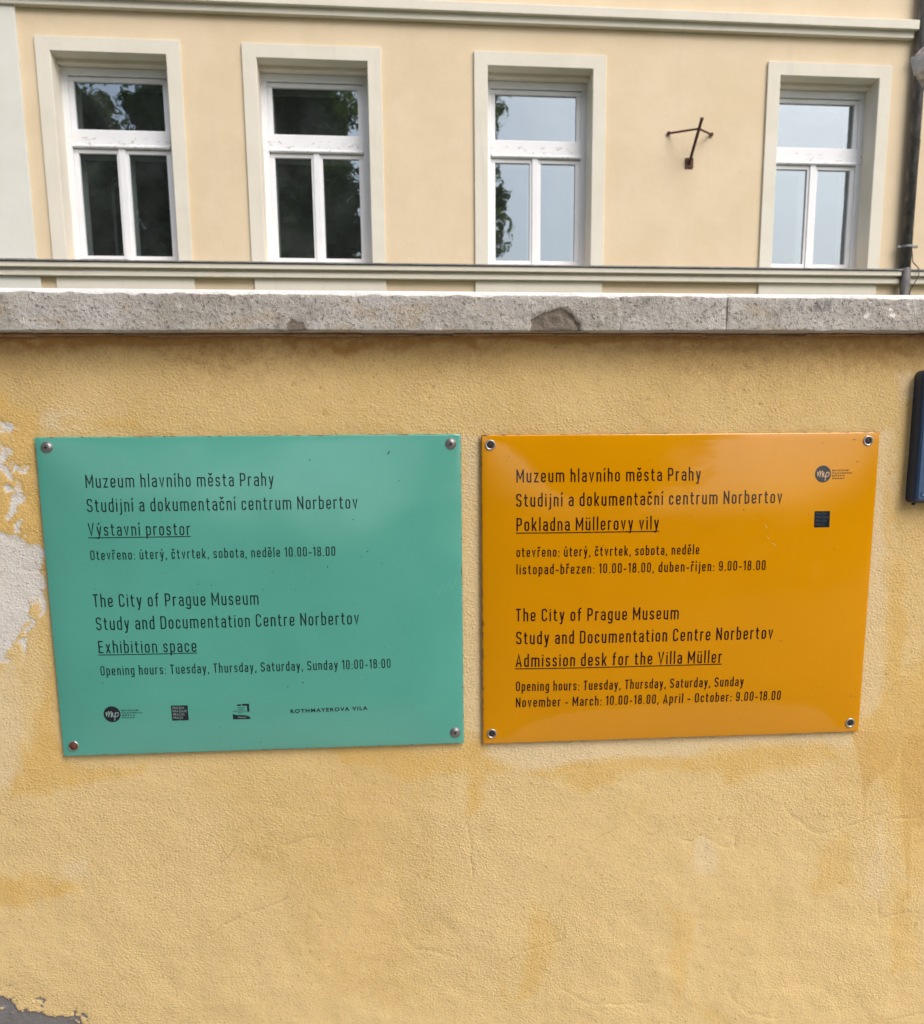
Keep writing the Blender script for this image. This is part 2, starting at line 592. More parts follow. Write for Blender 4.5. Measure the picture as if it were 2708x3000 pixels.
def frame_set(c, y, sash_only=False, k=1.0):
    """timber frame: casing, transom, mullion strip and the three sashes (local to the facade)"""
    b = MB()
    X = lambda a: c + a
    d = .06
    if not sash_only:
        b.box(X(-.556), X(.556), y, y + d, 5.388, 5.462)              # head
        b.box(X(-.556), X(-.492), y, y + d, 3.552, 5.3875)            # jambs
        b.box(X(.492), X(.556), y, y + d, 3.552, 5.3875)
        b.box(X(-.4915), X(.4915), y - .004, y + d, 4.722, 4.872)     # transom
        b.prism_x([(y - .004, 4.735), (y - .022, 4.722), (y - .022, 4.706), (y, 4.700), (y + d, 4.700), (y + d, 4.7215), (y - .004, 4.7215)], X(-.486), X(.486))
        b.box(X(-.4915), X(.4915), y + .004, y + d, 3.552, 3.598)     # bottom rail
    yy = y + .018
    # top light sash
    b.box(X(-.4915), X(.4915), yy, yy + .04, 5.338, 5.380)
    b.box(X(-.4915), X(-.442), yy, yy + .04, 4.8725, 5.3375)
    b.box(X(.442), X(.4915), yy, yy + .04, 4.8725, 5.3375)
    b.box(X(-.4415), X(.4415), yy + .002, yy + .04, 4.8725, 4.884)
    # lower sashes
    for a0, a1, p0, p1 in ((-.4915, -.006, -.442, -.064), (-.0055, .4915, .056, .438)):
        b.box(X(a0), X(a1), yy, yy + .04, 4.655, 4.692)
        b.box(X(a0), X(a1), yy, yy + .04, 3.604, 3.648)
        b.box(X(a0), X(p0), yy, yy + .04, 3.6485, 4.6545)
        b.box(X(p1), X(a1), yy, yy + .04, 3.6485, 4.6545)
    if not sash_only:
        b.box(X(-.040), X(.026), y + .001, yy - .0005, 3.6, 4.6995)   # meeting strip
    return b


for c in WIN:
    fr = frame_set(c, .22).build('window', M['frame'], house, bevel=.003)
    zt = OZ1 + .134
    ol = [(-.695, OZ0), (-.695, zt), (.695, zt), (.695, OZ0), (OW, OZ0), (OW, OZ1), (-OW, OZ1), (-OW, OZ0)]
    s = MB()
    s.v = [(c + x, -.028, z) for x, z in ol] + [(c + x, -.0006, z) for x, z in ol]
    s.f = [(0, 1, 6, 7), (1, 2, 5, 6), (2, 3, 4, 5), (15, 14, 9, 8), (14, 13, 10, 9), (13, 12, 11, 10)] + [(i, 8 + i, 8 + (i + 1) % 8, (i + 1) % 8) for i in range(8)]
    s.build('surround', M['cream'], fr, bevel=.004)
    rv = MB()                                                        # plastered reveals
    rv.box(c - OW, c - OW + .003, -.02, .22, OZ0, OZ1 - .004)
    rv.box(c + OW - .003, c + OW, -.02, .22, OZ0, OZ1 - .004)
    rv.box(c - OW, c + OW, -.02, .22, OZ1 - .0035, OZ1)
    rv.box(c - OW + .004, c + OW - .004, .13, .2195, 5.4635, OZ1 - .004)
    rv.build('reveal', M['reveal'], fr)
    for x0, x1, z0, z1 in ((-.442, .442, 4.884, 5.338), (-.442, -.064, 3.648, 4.655), (.056, .438, 3.648, 4.655)):
        link('pane', mesh_of([(c + x0, .264, z0), (c + x1, .264, z0), (c + x1, .264, z1), (c + x0, .264, z1)], [(0, 1, 2, 3)]), M['glass'], fr)
    if c == WIN[0]:
        MB().box(c - .505, c - .02, .206, .2235, 3.556, 3.606).build('weathered_rail', mat_simple('bare_grey_timber', (.085, .06, .052), .9, (.16, .12, .10), 30), fr)
    frame_set(c, .40, True).build('inner_sash', M['frame'], fr)
    if c == WIN[0]:
        oc = MB()
        for q0, q1, z0, z1 in ((0, .34, 3.70, 3.76), (0, .34, 4.44, 4.50), (0, .05, 3.7605, 4.4395), (.29, .34, 3.7605, 4.4395)):
            n0 = len(oc.v)
            oc.box(q0, q1, 0, .03, z0, z1)
            for i in range(n0, len(oc.v)):
                x, y, z = oc.v[i]
                oc.v[i] = (c - .10 - x * .55 - y * .8, .50 + x * .8 + y * .55, z)
        oc.build('open_casement', M['frame'], fr)
    ins = MB()
    ins.box(c - .9, c + .9, 2.6, 2.62, 3.3, 5.7)
    ins.box(c - .9, c - .88, .35, 2.6, 3.3, 5.7)
    ins.box(c + .88, c + .9, .35, 2.6, 3.3, 5.7)
    ins.box(c - .88, c + .88, .35, 2.6, 5.68, 5.7)
    ins.box(c - .88, c + .88, .35, 2.6, 3.3, 3.32)
    ins.build('room', M['room'], fr)

# downpipe with clamps
fm = house.matrix_basis.copy()
FX = lambda x, y, z: Matrix.Translation((0, YB, 0)) @ Matrix.Rotation(math.radians(FROT), 4, 'Z') @ Vector((x, y, z))
pp = thing('downpipe', 'dark patchy drainpipe running down the yellow house at the right edge', 'drainpipe', FX(5.602, -.075, 0), math.radians(FROT))
MB().tube([(0, 0, 3.545), (0, 0, 6.4), (.012, -.06, 6.6), (.012, -.06, 9.4)], .058, 20).build('pipe', M['pipe'], pp, smooth=True)
MB().tube([(-.004, -.03, .0), (-.004, -.03, 3.5425)], .049, 20).build('lower_pipe', M['pipe'], pp, smooth=True)
for z in (5.690, 3.775):
    MB().tube([(0, 0, z - .011), (0, 0, z + .011)], .066, 20).box(.058, .125, -.012, .012, z - .012, z + .012).box(-.105, -.058, -.010, .010, z - .010, z + .010)\
        .tube([(.112, -.02, z), (.112, .02, z)], .012, 8).build('clamp', M['clamp'], pp)
cb = MB()
cb.tube([FX(5.70, -.03, 4.9), FX(5.685, -.03, 4.4), FX(5.690, -.035, 3.78), FX(5.700, -.06, 3.62), FX(5.725, -.14, 3.53), FX(5.72, -.15, 3.45), FX(5.665, -.10, 3.3), FX(5.66, -.06, 2.6)], .006, 6)
cab = cb.build('cable', M['cable'], smooth=True)
cab['label'] = 'thin dark cable hanging beside the drainpipe at the right edge'
cab['category'] = 'cable'

# rusty iron arm on the facade
br = thing('iron_bracket', 'rusty iron wall bracket with a rod and two stays between windows', 'bracket', FX(3.113, 0, 4.613), math.radians(FROT))
MB().box(-.045, .045, -.014, .0, -.052, .052).build('wall_plate', M['iron'], br, bevel=.004)
MB().tube([(0, -.012, -.008), (-.0025, -.09, .075), (-.011, -.36, .310)], .0155, 10).tube([(-.0108, -.354, .305), (-.0112, -.364, .314)], .0195, 10).build('rod', M['iron'], br)
for ex in (-.238, .233):
    MB().tube([(-.009, -.282, .243), (ex, -.004, .292)], .011, 8).tube([(ex, -.022, .288), (ex, .0, .292)], .020, 8).build('stay', M['iron'], br)

# ------------------------------------------------------------------ garden wall with its coping
TEXTS = [
    ('G', 'Muzeum hlavního města Prahy', (-0.4292, 1.51), (-0.1791, 1.5099), 0.0176, 0),
    ('G', 'Studijní a dokumentační centrum Norbertov', (-0.4296, 1.4775), (-0.0663, 1.4773), 0.0178, 0),
    ('G', 'Výstavní prostor', (-0.4303, 1.4453), (-0.2941, 1.4445), 0.0171, 1),
    ('G', 'Otevřeno: úterý, čtvrtek, sobota, neděle 10.00–18.00', (-0.43, 1.4123), (-0.0989, 1.4125), 0.0133, 0),
    ('G', 'The City of Prague Museum', (-0.4314, 1.347), (-0.2069, 1.3463), 0.01805, 0),
    ('G', 'Study and Documentation Centre Norbertov', (-0.4301, 1.3147), (-0.0691, 1.315), 0.01805, 0),
    ('G', 'Exhibition space', (-0.4295, 1.2821), (-0.2954, 1.2811), 0.01745, 1),
    ('G', 'Opening hours: Tuesday, Thursday, Saturday, Sunday 10:00–18:00', (-0.4293, 1.25), (-0.0264, 1.2502), 0.01365, 0),
    ('O', 'Muzeum hlavního města Prahy', (0.1541, 1.5102), (0.4152, 1.5101), 0.01815, 0),
    ('O', 'Studijní a dokumentační centrum Norbertov', (0.1536, 1.4765), (0.5341, 1.4769), 0.0184, 0),
    ('O', 'Pokladna Müllerovy vily', (0.154, 1.4426), (0.3559, 1.4425), 0.01845, 1),
    ('O', 'otevřeno: úterý, čtvrtek, sobota, neděle', (0.154, 1.4059), (0.4154, 1.406), 0.01385, 0),
    ('O', 'listopad–březen: 10.00–18.00, duben–říjen: 9.00–18.00', (0.154, 1.3812), (0.5136, 1.3816), 0.0142, 0),
    ('O', 'The City of Prague Museum', (0.1533, 1.3136), (0.3886, 1.3125), 0.0184, 0),
    ('O', 'Study and Documentation Centre Norbertov', (0.1537, 1.2799), (0.5301, 1.2798), 0.01875, 0),
    ('O', 'Admission desk for the Villa Müller', (0.1533, 1.2465), (0.4552, 1.2458), 0.01865, 1),
    ('O', 'Opening hours: Tuesday, Thursday, Saturday, Sunday', (0.1538, 1.21), (0.4904, 1.2089), 0.0146, 0),
    ('O', 'November – March: 10.00–18.00, April – October: 9.00–18.00', (0.1538, 1.1855), (0.5488, 1.1855), 0.0146, 0),
]

BARE = [[(-0.5647,1.4442),(-0.5332,1.4451),(-0.5022,1.4399),(-0.4948,1.422),(-0.4963,1.389),(-0.5034,1.3654),(-0.5211,1.3562),(-0.5297,1.3372),(-0.5442,1.3038),(-0.5559,1.2774),(-0.5817,1.2708)],[(-0.54,1.538),(-0.5329,1.5425),(-0.5256,1.5356),(-0.5267,1.5242),(-0.5343,1.5188),(-0.5413,1.5244)],[(-0.5359,1.603),(-0.5252,1.6007),(-0.5247,1.5918),(-0.5372,1.5897)],[(-0.5374,1.5651),(-0.5312,1.5605),(-0.5278,1.5492),(-0.5343,1.5515)],[(-0.5417,1.497),(-0.5257,1.5014),(-0.5163,1.4829),(-0.5278,1.4784),(-0.5443,1.4694)],[(-0.5385,1.4601),(-0.5242,1.4691),(-0.5237,1.4506),(-0.5376,1.4461)],[(-0.5364,1.5061),(-0.5226,1.5105),(-0.5279,1.5014)],[(-0.5154,1.5309),(-0.5081,1.5331),(-0.5099,1.5231),(-0.5151,1.5241)],[(-0.5134,1.3656),(-0.502,1.3653),(-0.5042,1.3415),(-0.5137,1.3369)],[(-0.5283,1.342),(-0.5229,1.3419),(-0.529,1.2742),(-0.5327,1.2743)]]
OCHRE = [[(-0.548,1.6582),(-0.487,1.6094),(-0.4893,1.5736),(-0.489,1.3841),(-0.5294,1.3897),(-0.5416,1.4508),(-0.5684,1.4513)],[(-0.5025,1.3606),(-0.492,1.1333),(-0.507,1.1237),(-0.5544,1.1203),(-0.5222,1.1648)],[(-0.5539,1.1507),(-0.5068,1.1262),(-0.4652,1.1145),(-0.3886,1.1184),(-0.3797,1.1088),(-0.4675,1.0863),(-0.511,1.0776),(-0.5683,1.0721)],[(-0.6132,0.9509),(-0.5271,0.9469),(-0.4845,0.9352),(-0.4855,0.9234),(-0.5302,0.9121),(-0.6174,0.9083)],[(-0.1211,1.1254),(0.063,1.1215),(0.1084,1.1093),(0.149,1.084),(0.0221,1.0781),(-0.1021,1.1038)],[(0.0757,1.1342),(0.111,1.1277),(0.1054,1.0266),(0.0823,1.0195),(0.0786,1.0653)],[(0.1796,1.0855),(0.3031,1.097),(0.4388,1.0975),(0.4489,1.108),(0.6292,1.1098),(0.6472,1.0819),(0.5404,1.0749),(0.4777,1.05),(0.4662,1.0722),(0.3556,1.079),(0.2626,1.042),(0.2208,1.0706)],[(0.6686,1.1301),(0.779,1.2548),(0.8399,0.8063),(0.7513,0.9268),(0.7387,1.0177),(0.7084,1.0577),(0.698,1.036),(0.687,1.053)],[(0.6442,0.9599),(0.6823,0.9639),(0.6942,0.872),(0.6561,0.8623),(0.6166,0.8757)],[(0.391,0.8638),(0.4379,0.8385),(0.4295,0.7693),(0.4218,0.6749),(0.3976,0.7417)],[(0.1806,0.8686),(0.2284,0.8378),(0.2236,0.7806),(0.1919,0.7241),(0.149,0.6973),(0.1702,0.795)],[(0.7484,0.8925),(0.7895,0.8674),(0.8065,0.7306),(0.7611,0.7271)],[(0.6918,1.5589),(0.722,1.4356),(0.7458,1.2028),(0.7177,1.1501),(0.707,1.3601)],[(0.4489,0.6912),(0.4894,0.6527),(0.4558,0.6548)],[(0.1278,0.7743),(0.149,0.7032),(0.133,0.6924)],[(-0.5714,1.3763),(-0.5598,1.2604),(-0.5846,1.2415)],[(-0.4573,1.5958),(-0.359,1.5996),(-0.351,1.5851),(-0.4492,1.5859)]]
PALE = [[(-0.4882,1.596),(-0.485,1.6072),(-0.4381,1.6136),(-0.4079,1.6022),(-0.4495,1.5823)],[(0.6762,1.5773),(0.7005,1.5781),(0.7162,1.4106),(0.7096,1.2566),(0.7043,1.1126),(0.6781,1.1026),(0.6773,1.1514)],[(0.1034,1.1301),(0.6816,1.1297),(0.6723,1.1083),(0.4592,1.113),(0.4178,1.0983),(0.3031,1.0987),(0.2206,1.0947),(0.1796,1.0855),(0.1043,1.1095)],[(0.0804,1.5781),(0.105,1.5752),(0.1044,1.1279),(0.0792,1.1309)],[(-0.5863,1.2709),(-0.5538,1.2749),(-0.5386,1.2401),(-0.5502,1.115),(-0.5713,1.0902),(-0.6051,1.0813)],[(0.4331,0.969),(0.4438,0.9685),(0.4718,0.9393),(0.4651,0.9057),(0.43,0.9074)],[(0.7247,0.9846),(0.7428,0.8927),(0.7351,0.8468),(0.7127,0.8479),(0.7046,0.883)],[(0.7077,1.6163),(0.7373,1.6257),(0.719,1.6636),(0.6946,1.6543)],[(0.4381,0.8327),(0.4517,0.832),(0.4396,0.7921)],[(-0.5109,0.9675),(-0.4768,0.9712),(-0.4741,0.9444),(-0.5079,0.946)]]
CEMENT = [[(-0.6469,0.7574),(-0.6178,0.7546),(-0.599,0.7462),(-0.5895,0.7315),(-0.5523,0.727),(-0.5222,0.7178),(-0.5035,0.7024),(-0.4959,0.6732),(-0.6544,0.6834)],[(-0.5967,0.7701),(-0.5752,0.7633),(-0.5735,0.7548),(-0.5885,0.7528)],[(-0.5439,0.7547),(-0.5296,0.7595),(-0.5319,0.7506),(-0.5445,0.7474)],[(-0.503,0.7393),(-0.4838,0.7296),(-0.487,0.7213),(-0.5017,0.725)],[(-0.4798,0.7169),(-0.4675,0.7144),(-0.4732,0.7062),(-0.4806,0.7078)]]
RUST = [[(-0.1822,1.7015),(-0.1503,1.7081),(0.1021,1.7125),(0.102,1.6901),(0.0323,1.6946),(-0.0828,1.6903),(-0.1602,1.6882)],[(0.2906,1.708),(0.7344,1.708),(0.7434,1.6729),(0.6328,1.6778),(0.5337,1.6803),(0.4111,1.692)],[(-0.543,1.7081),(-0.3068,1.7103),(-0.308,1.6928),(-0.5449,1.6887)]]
DRIP = [[(0.6901,1.0473),(0.6983,1.047),(0.7013,1.0358),(0.7008,0.9968),(0.7005,0.9631),(0.6972,0.9632),(0.6966,1.0026)],[(0.7442,1.1221),(0.7904,1.1206),(0.8032,0.97),(0.7765,0.9712),(0.7764,0.9257),(0.7824,0.8444),(0.7784,0.8446),(0.7671,0.9375),(0.7561,1.0058)],[(0.6686,1.1301),(0.7464,1.1275),(0.7399,1.0731),(0.7014,1.0414),(0.6928,1.0472),(0.6807,1.0807)]]
CRACK = [[(0.5676,1.0162),(0.588,0.9903),(0.6106,0.9754),(0.6302,0.9661),(0.6544,0.9718),(0.6865,0.9817),(0.7293,0.9968)],[(0.7305,0.9816),(0.7579,0.9832),(0.7909,0.9847)],[(0.4173,0.9613),(0.4383,0.9716),(0.4603,0.9567),(0.4766,0.9515),(0.4927,0.9524)],[(0.4926,0.7066),(0.5163,0.6752),(0.5365,0.6619),(0.5505,0.6623),(0.5736,0.6506)],[(-0.0184,0.8251),(-0.0006,0.8043),(0.0176,0.8004),(0.0436,0.7933),(0.0671,0.7805)],[(0.1384,0.7737),(0.1649,0.7895),(0.2021,0.799),(0.2287,0.8091),(0.2312,0.8262)],[(0.0822,1.0114),(0.0861,0.9785),(0.0893,0.9233)],[(0.269,0.965),(0.2846,0.9754),(0.3054,0.9856)],[(-0.3058,0.8431),(-0.2822,0.8613),(-0.2515,0.8736),(-0.2055,0.8878),(-0.1849,0.8978)],[(-0.4535,0.7674),(-0.443,0.7736),(-0.436,0.7805)],[(-0.2818,0.9597),(-0.2662,0.9724),(-0.2578,0.9908)],[(-0.1889,0.9798),(-0.166,0.9884),(-0.1408,0.9938)],[(0.2296,0.7249),(0.2678,0.6961),(0.3662,0.6902)],[(-0.5285,1.3991),(-0.4924,1.3975)],[(0.7624,0.6359),(0.7964,0.6431),(0.831,0.644)],[(0.7295,0.847),(0.7373,0.8174),(0.7985,0.8261),(0.7958,0.7908)],[(0.4921,0.9665),(0.4942,0.9439)],[(-0.1604,0.8773),(-0.148,0.8711),(-0.1358,0.8565)]]
PIT = [[(-0.1498,1.6444)],[(-0.1134,1.6402)],[(-0.1096,1.6057)],[(0.0349,1.6263)],[(0.3383,1.6225)],[(0.5001,1.6146)],[(0.0398,1.6404)],[(0.3907,1.6934)],[(0.4013,1.6948)],[(0.666,0.8802)],[(0.4667,0.9954)]]

gw = thing('garden_wall', 'long buff rendered garden wall with stained flaking paint and a grey concrete coping', 'wall')
ZC = 1.7106
xs = np.concatenate([[-7, -4, -2.2, -1.4, -1.0], np.arange(-.78, .9401, .0025), [1.1, 1.5, 2.2, 3.2]])
zs = np.concatenate([[-.12, .05, .25, .45], np.arange(.58, 1.708, .0025), [ZC - .002]])
X, Z = np.meshgrid(xs, zs)
Yw = .0011 * fbm(X, Z, 14, 3, 3) + .0016 * fbm(X, Z, 4, 9, 2)
lowz = np.clip((1.02 - Z) / .35, 0, 1)
Yw += lowz * .0011 * fbm(X, Z, 22, 21, 3)
damp = np.ones_like(X)                                              # the wall stays flat behind the signs
damp = 1 - .7 * np.clip((X + .60) / .12, 0, 1) * np.clip((.79 - X) / .12, 0, 1) * np.clip((Z - 1.0) / .12, 0, 1) * np.clip((1.70 - Z) / .12, 0, 1)
Yw = Yw * damp
for q in PIT:
    r = np.hypot(X - q[0][0], Z - q[0][1])
    Yw += .0005 * np.exp(-(r / .0025) ** 2)
sdc = sdf_poly(X, Z, CEMENT[0]) + .012 * fbm(X, Z, 40, 61, 5, .62)
cement = np.clip(.5 + sdc / .005, 0, 1)
cement = np.maximum(cement, np.clip((fbm(X, Z, 85, 67, 4, .6) - .55) * 5, 0, 1) * np.clip(1 + (sdf_poly(X, Z, CEMENT[0]) + .004) / .045, 0, 1) * (Z < .80))
Yw += .0026 * np.clip(cement * 2 - .6, 0, 1)
bare = paint_masks(X, Z, BARE, .007, 71, .010)
flake = fbm(X, Z, 75, 33, 4, .6)                                     # specks of missing paint at the left edge
near = np.clip((-.495 - X) / .03, 0, 1) * np.clip((1.60 - Z) / .05, 0, 1) * np.clip((Z - 1.24) / .06, 0, 1)
bare = np.maximum(bare, np.clip((flake - .62) * 4, 0, 1) * near)
Yw += .0016 * np.clip(bare * 1.6 - .3, 0, 1)
pale_low = np.clip(.30 + .75 * fbm(X, Z, 2.6, 405, 4) + .55 * np.clip((1.18 - Z) / .3, -1.2, 1), 0, 1)  # patchy paler tone, stronger towards the bottom
pale = paint_masks(X, Z, PALE, .007, 81, .004)
ochre = paint_masks(X, Z, OCHRE, .010, 91, .008)
ochre *= np.where((Z < 1.0) & (X > .1), .62, 1)
drip = paint_masks(X, Z, DRIP, .004, 101, .001)
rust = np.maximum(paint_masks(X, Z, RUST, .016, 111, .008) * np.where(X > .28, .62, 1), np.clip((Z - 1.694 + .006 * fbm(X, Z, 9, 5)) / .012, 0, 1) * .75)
rust = np.maximum(rust, np.clip((Z - 1.60 + .028 * fbm(X, Z, 6, 145, 3)) / .11, 0, 1) * .58)  # brown band fading down from the coping, its shade put into the colour
crack = np.zeros_like(X, dtype=np.float32)
CX = X + .0025 * fbm(X, Z, 60, 131, 3)
CZ = Z + .0025 * fbm(X, Z, 60, 141, 3)
for ln in CRACK:
    a = np.array(ln)
    s = (X > a[:, 0].min() - .02) & (X < a[:, 0].max() + .02) & (Z > a[:, 1].min() - .02) & (Z < a[:, 1].max() + .02)
    if s.any():
        crack[s] = np.maximum(crack[s], np.clip(1.0 - sdf_line(CX[s], CZ[s], ln) / .0030, 0, 1))
for q in PIT:
    crack = np.maximum(crack, 1.9 * np.exp(-(np.hypot(X - q[0][0], Z - q[0][1]) / .0021) ** 2))
Yw += .0010 * np.clip(crack, 0, 1)
V = np.stack([X, Yw, Z], -1).reshape(-1, 3)
F = grid_faces(len(xs), len(zs))
nv = len(V)
back = [(-7, .24, -.12), (3.2, .24, -.12), (3.2, .24, ZC), (-7, .24, ZC)]
me = bpy.data.meshes.new('wall_face')
nx_, nz_ = len(xs), len(zs)
edge_l = [i * nx_ for i in range(nz_)]
edge_r = [i * nx_ + nx_ - 1 for i in range(nz_)]
faces = [tuple(int(i) for i in f) for f in F]
faces += [(nv + 1, nv, nv + 3, nv + 2), tuple([nv + 3] + edge_l[::-1] + [nv]), tuple([nv + 1] + edge_r + [nv + 2])]
faces += [tuple(range(nv - nx_, nv)) + (nv + 2, nv + 3)]
me.from_pydata(np.vstack([V, np.array(back)]).tolist(), [], faces)
me.update()
pad = lambda a: np.concatenate([np.asarray(a, np.float32).ravel(), np.zeros(4, np.float32)])
color_attr(me, 'paint', np.stack([pad(pale), pad(ochre), pad(bare), pad(pale_low)], -1))
color_attr(me, 'wear_and_light', np.stack([pad(rust), pad(drip), pad(crack), pad(cement)], -1))  # rust mask also holds the coping's painted shade
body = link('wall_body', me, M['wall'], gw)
sm = np.zeros(len(faces), bool)
sm[:len(F)] = True
me.polygons.foreach_set('use_smooth', sm)

# coping: profile along y/z swept along x, worn and chipped
prof = [(-.002, 1.7107), (-.018, 1.7107), (-.0340, 1.7108), (-.0349, 1.7111)]
prof += [(-.035, 1.7125 + .0025 * i) for i in range(18)]
prof += [(-.0335, 1.7585), (-.030, 1.7612), (-.024, 1.7632), (-.012, 1.7662), (.03, 1.774), (.12, 1.786), (.22, 1.774), (.275, 1.765), (.275, 1.711), (.1, 1.7107)]
cx = np.concatenate([[-7, -4, -2.2, -1.4, -1.0], np.arange(-.78, .9401, .0025), [1.1, 1.5, 2.2, 3.2]])
P = np.array(prof)
CXg, K = np.meshgrid(cx, np.arange(len(P)))
Yc, Zc = P[K, 0].copy(), P[K, 1].copy()
front = (K >= 2) & (K <= 24)
S = np.cumsum(np.r_[0, np.hypot(*np.diff(P, axis=0).T)])[K]
Zc = np.where(K < 27, 1.7111 + (Zc - 1.7111) * (1 - ((np.clip(CXg, -1, 1) + .5) * .0040 - .0004) / .048 * (K >= 4)), Zc)
rough = fbm(CXg, S, 45, 201, 4, .6)
Yc = Yc + np.where(front, .0009 * rough + .0013 * fbm(CXg, S, 12, 215, 2), 0)
edge = np.clip(fbm(CXg, CXg * 0 + .3, 30, 221, 4, .65), -1.2, 1.2)
top_edge = (K >= 18) & (K <= 23)
Zc = Zc + np.where(top_edge, .0011 * edge, 0)
low_edge = (K >= 2) & (K <= 4)
Zc = Zc + np.where(low_edge, .0007 * fbm(CXg, CXg * 0 + 5.1, 35, 231, 3), 0)
brk = sdf_poly(CXg + .003 * rough, Zc + .002 * rough, [(.168, 1.705), (.236, 1.705), (.2365, 1.722), (.226, 1.733), (.207, 1.7395), (.188, 1.7345), (.170, 1.7255)])
brk = np.where(front, np.clip(.5 + brk / .003, 0, 1), 0)
brk2 = sdf_poly(CXg + .004 * rough, Zc + .003 * rough, [(-.153, 1.705), (-.128, 1.705), (-.130, 1.722), (-.146, 1.727)])
brk2 = np.where(front, np.clip(.5 + brk2 / .006, 0, 1), 0)
Yc = Yc + brk * (.0038 + .0012 * fbm(CXg, S, 120, 241, 3)) + brk2 * .0025
joint = np.zeros_like(CXg)
for jx, dep in ((.1682, .5), (.2902, .75), (.4345, 1.0), (.575, .45)):
    joint = np.maximum(joint, dep * np.clip(1 - np.abs(CXg + .0018 * fbm(CXg, S, 40, 251, 3) - jx) / .0026, 0, 1))
joint = np.where(front, joint, 0)
Yc = Yc + .0022 * joint
lime_rim_light = np.clip((Zc - (1.7564 - (CXg + .5) * .0042)) / .004 + .30 + .42 * fbm(CXg, S, 34, 261, 4, .65), 0, 1)  # white rim painted in for skylight along the coping's top edge
lime_rim_light = np.where(K > 24, .8, lime_rim_light)
splash = fbm(CXg, S * 2, 14, 271, 4, .6)
lime_rim_light = np.maximum(lime_rim_light, np.where(front & (CXg > .605) & (CXg < .69) & (Zc > 1.728) & (Zc < 1.748), np.clip(.25 + .5 * fbm(CXg, S, 60, 281, 4, .65), 0, .5), 0))
V = np.stack([CXg, Yc, Zc], -1).reshape(-1, 3)
n_, k_ = len(cx), len(P)
a = np.arange(n_ * k_).reshape(k_, n_)
b = np.roll(a, -1, 0)
F = np.stack([a[:, :-1], b[:, :-1], b[:, 1:], a[:, 1:]], -1).reshape(-1, 4)
faces = [tuple(int(i) for i in f) for f in F] + [tuple(int(i) for i in a[:, 0]), tuple(int(i) for i in a[::-1, -1])]
me = bpy.data.meshes.new('coping')
me.from_pydata(V.tolist(), [], faces)
bm = bmesh.new()
bm.from_mesh(me)
bmesh.ops.recalc_face_normals(bm, faces=bm.faces)
bm.to_mesh(me)
bm.free()
color_attr(me, 'wear_and_light', np.stack([np.maximum(brk, brk2 * .8).ravel(), joint.ravel(), lime_rim_light.ravel(), np.ones(V.shape[0])], -1))
cop = link('coping', me, M['coping'], gw, smooth=True)
# thin mortar line squeezed out under the coping
mo = MB()
xx = -.78
while xx < .9:
    L = rng.uniform(.03, .09)
    dpt = rng.uniform(.006, .016)
    mo.box(xx, xx + L, -dpt, .001, ZC - rng.uniform(.0022, .0042), ZC - .0002)
    xx += L + .0004
mo.build('mortar_joint', mat_simple('dark_mortar', (.36, .23, .12), .95, (.24, .145, .07), 60, bump=(200, .002, .8)), gw, bevel=.0012)

# ------------------------------------------------------------------ lettering: a monoline condensed sans drawn stroke by stroke


def fil(pts, r=.16, n=6):
    out = [pts[0]]
    for i in range(1, len(pts) - 1):
        p0, p, p1 = Vector(pts[i - 1]), Vector(pts[i]), Vector(pts[i + 1])
        a, b_ = p0 - p, p1 - p
        la = a.length * (.5 if i > 1 else .98)
        lb = b_.length * (.5 if i < len(pts) - 2 else .98)
        rr = min(r, la, lb)
        A, B = p + a.normalized() * rr, p + b_.normalized() * rr
        for k in range(n + 1):
            t = k / n
            c = .5523 * 2 / 2
            h0, h1 = A + (p - A) * .5523, B + (p - B) * .5523
            q = A * (1 - t) ** 3 + h0 * 3 * t * (1 - t) ** 2 + h1 * 3 * t * t * (1 - t) + B * t ** 3
            out.append((q.x, q.y))
    out.append(pts[-1])
    return out


def loop(l, r, b, t, rad):
    m_ = (b + t) / 2
    p = fil([(l, m_), (l, t), (r, t), (r, b), (l, b), (l, m_)], rad)
    return p


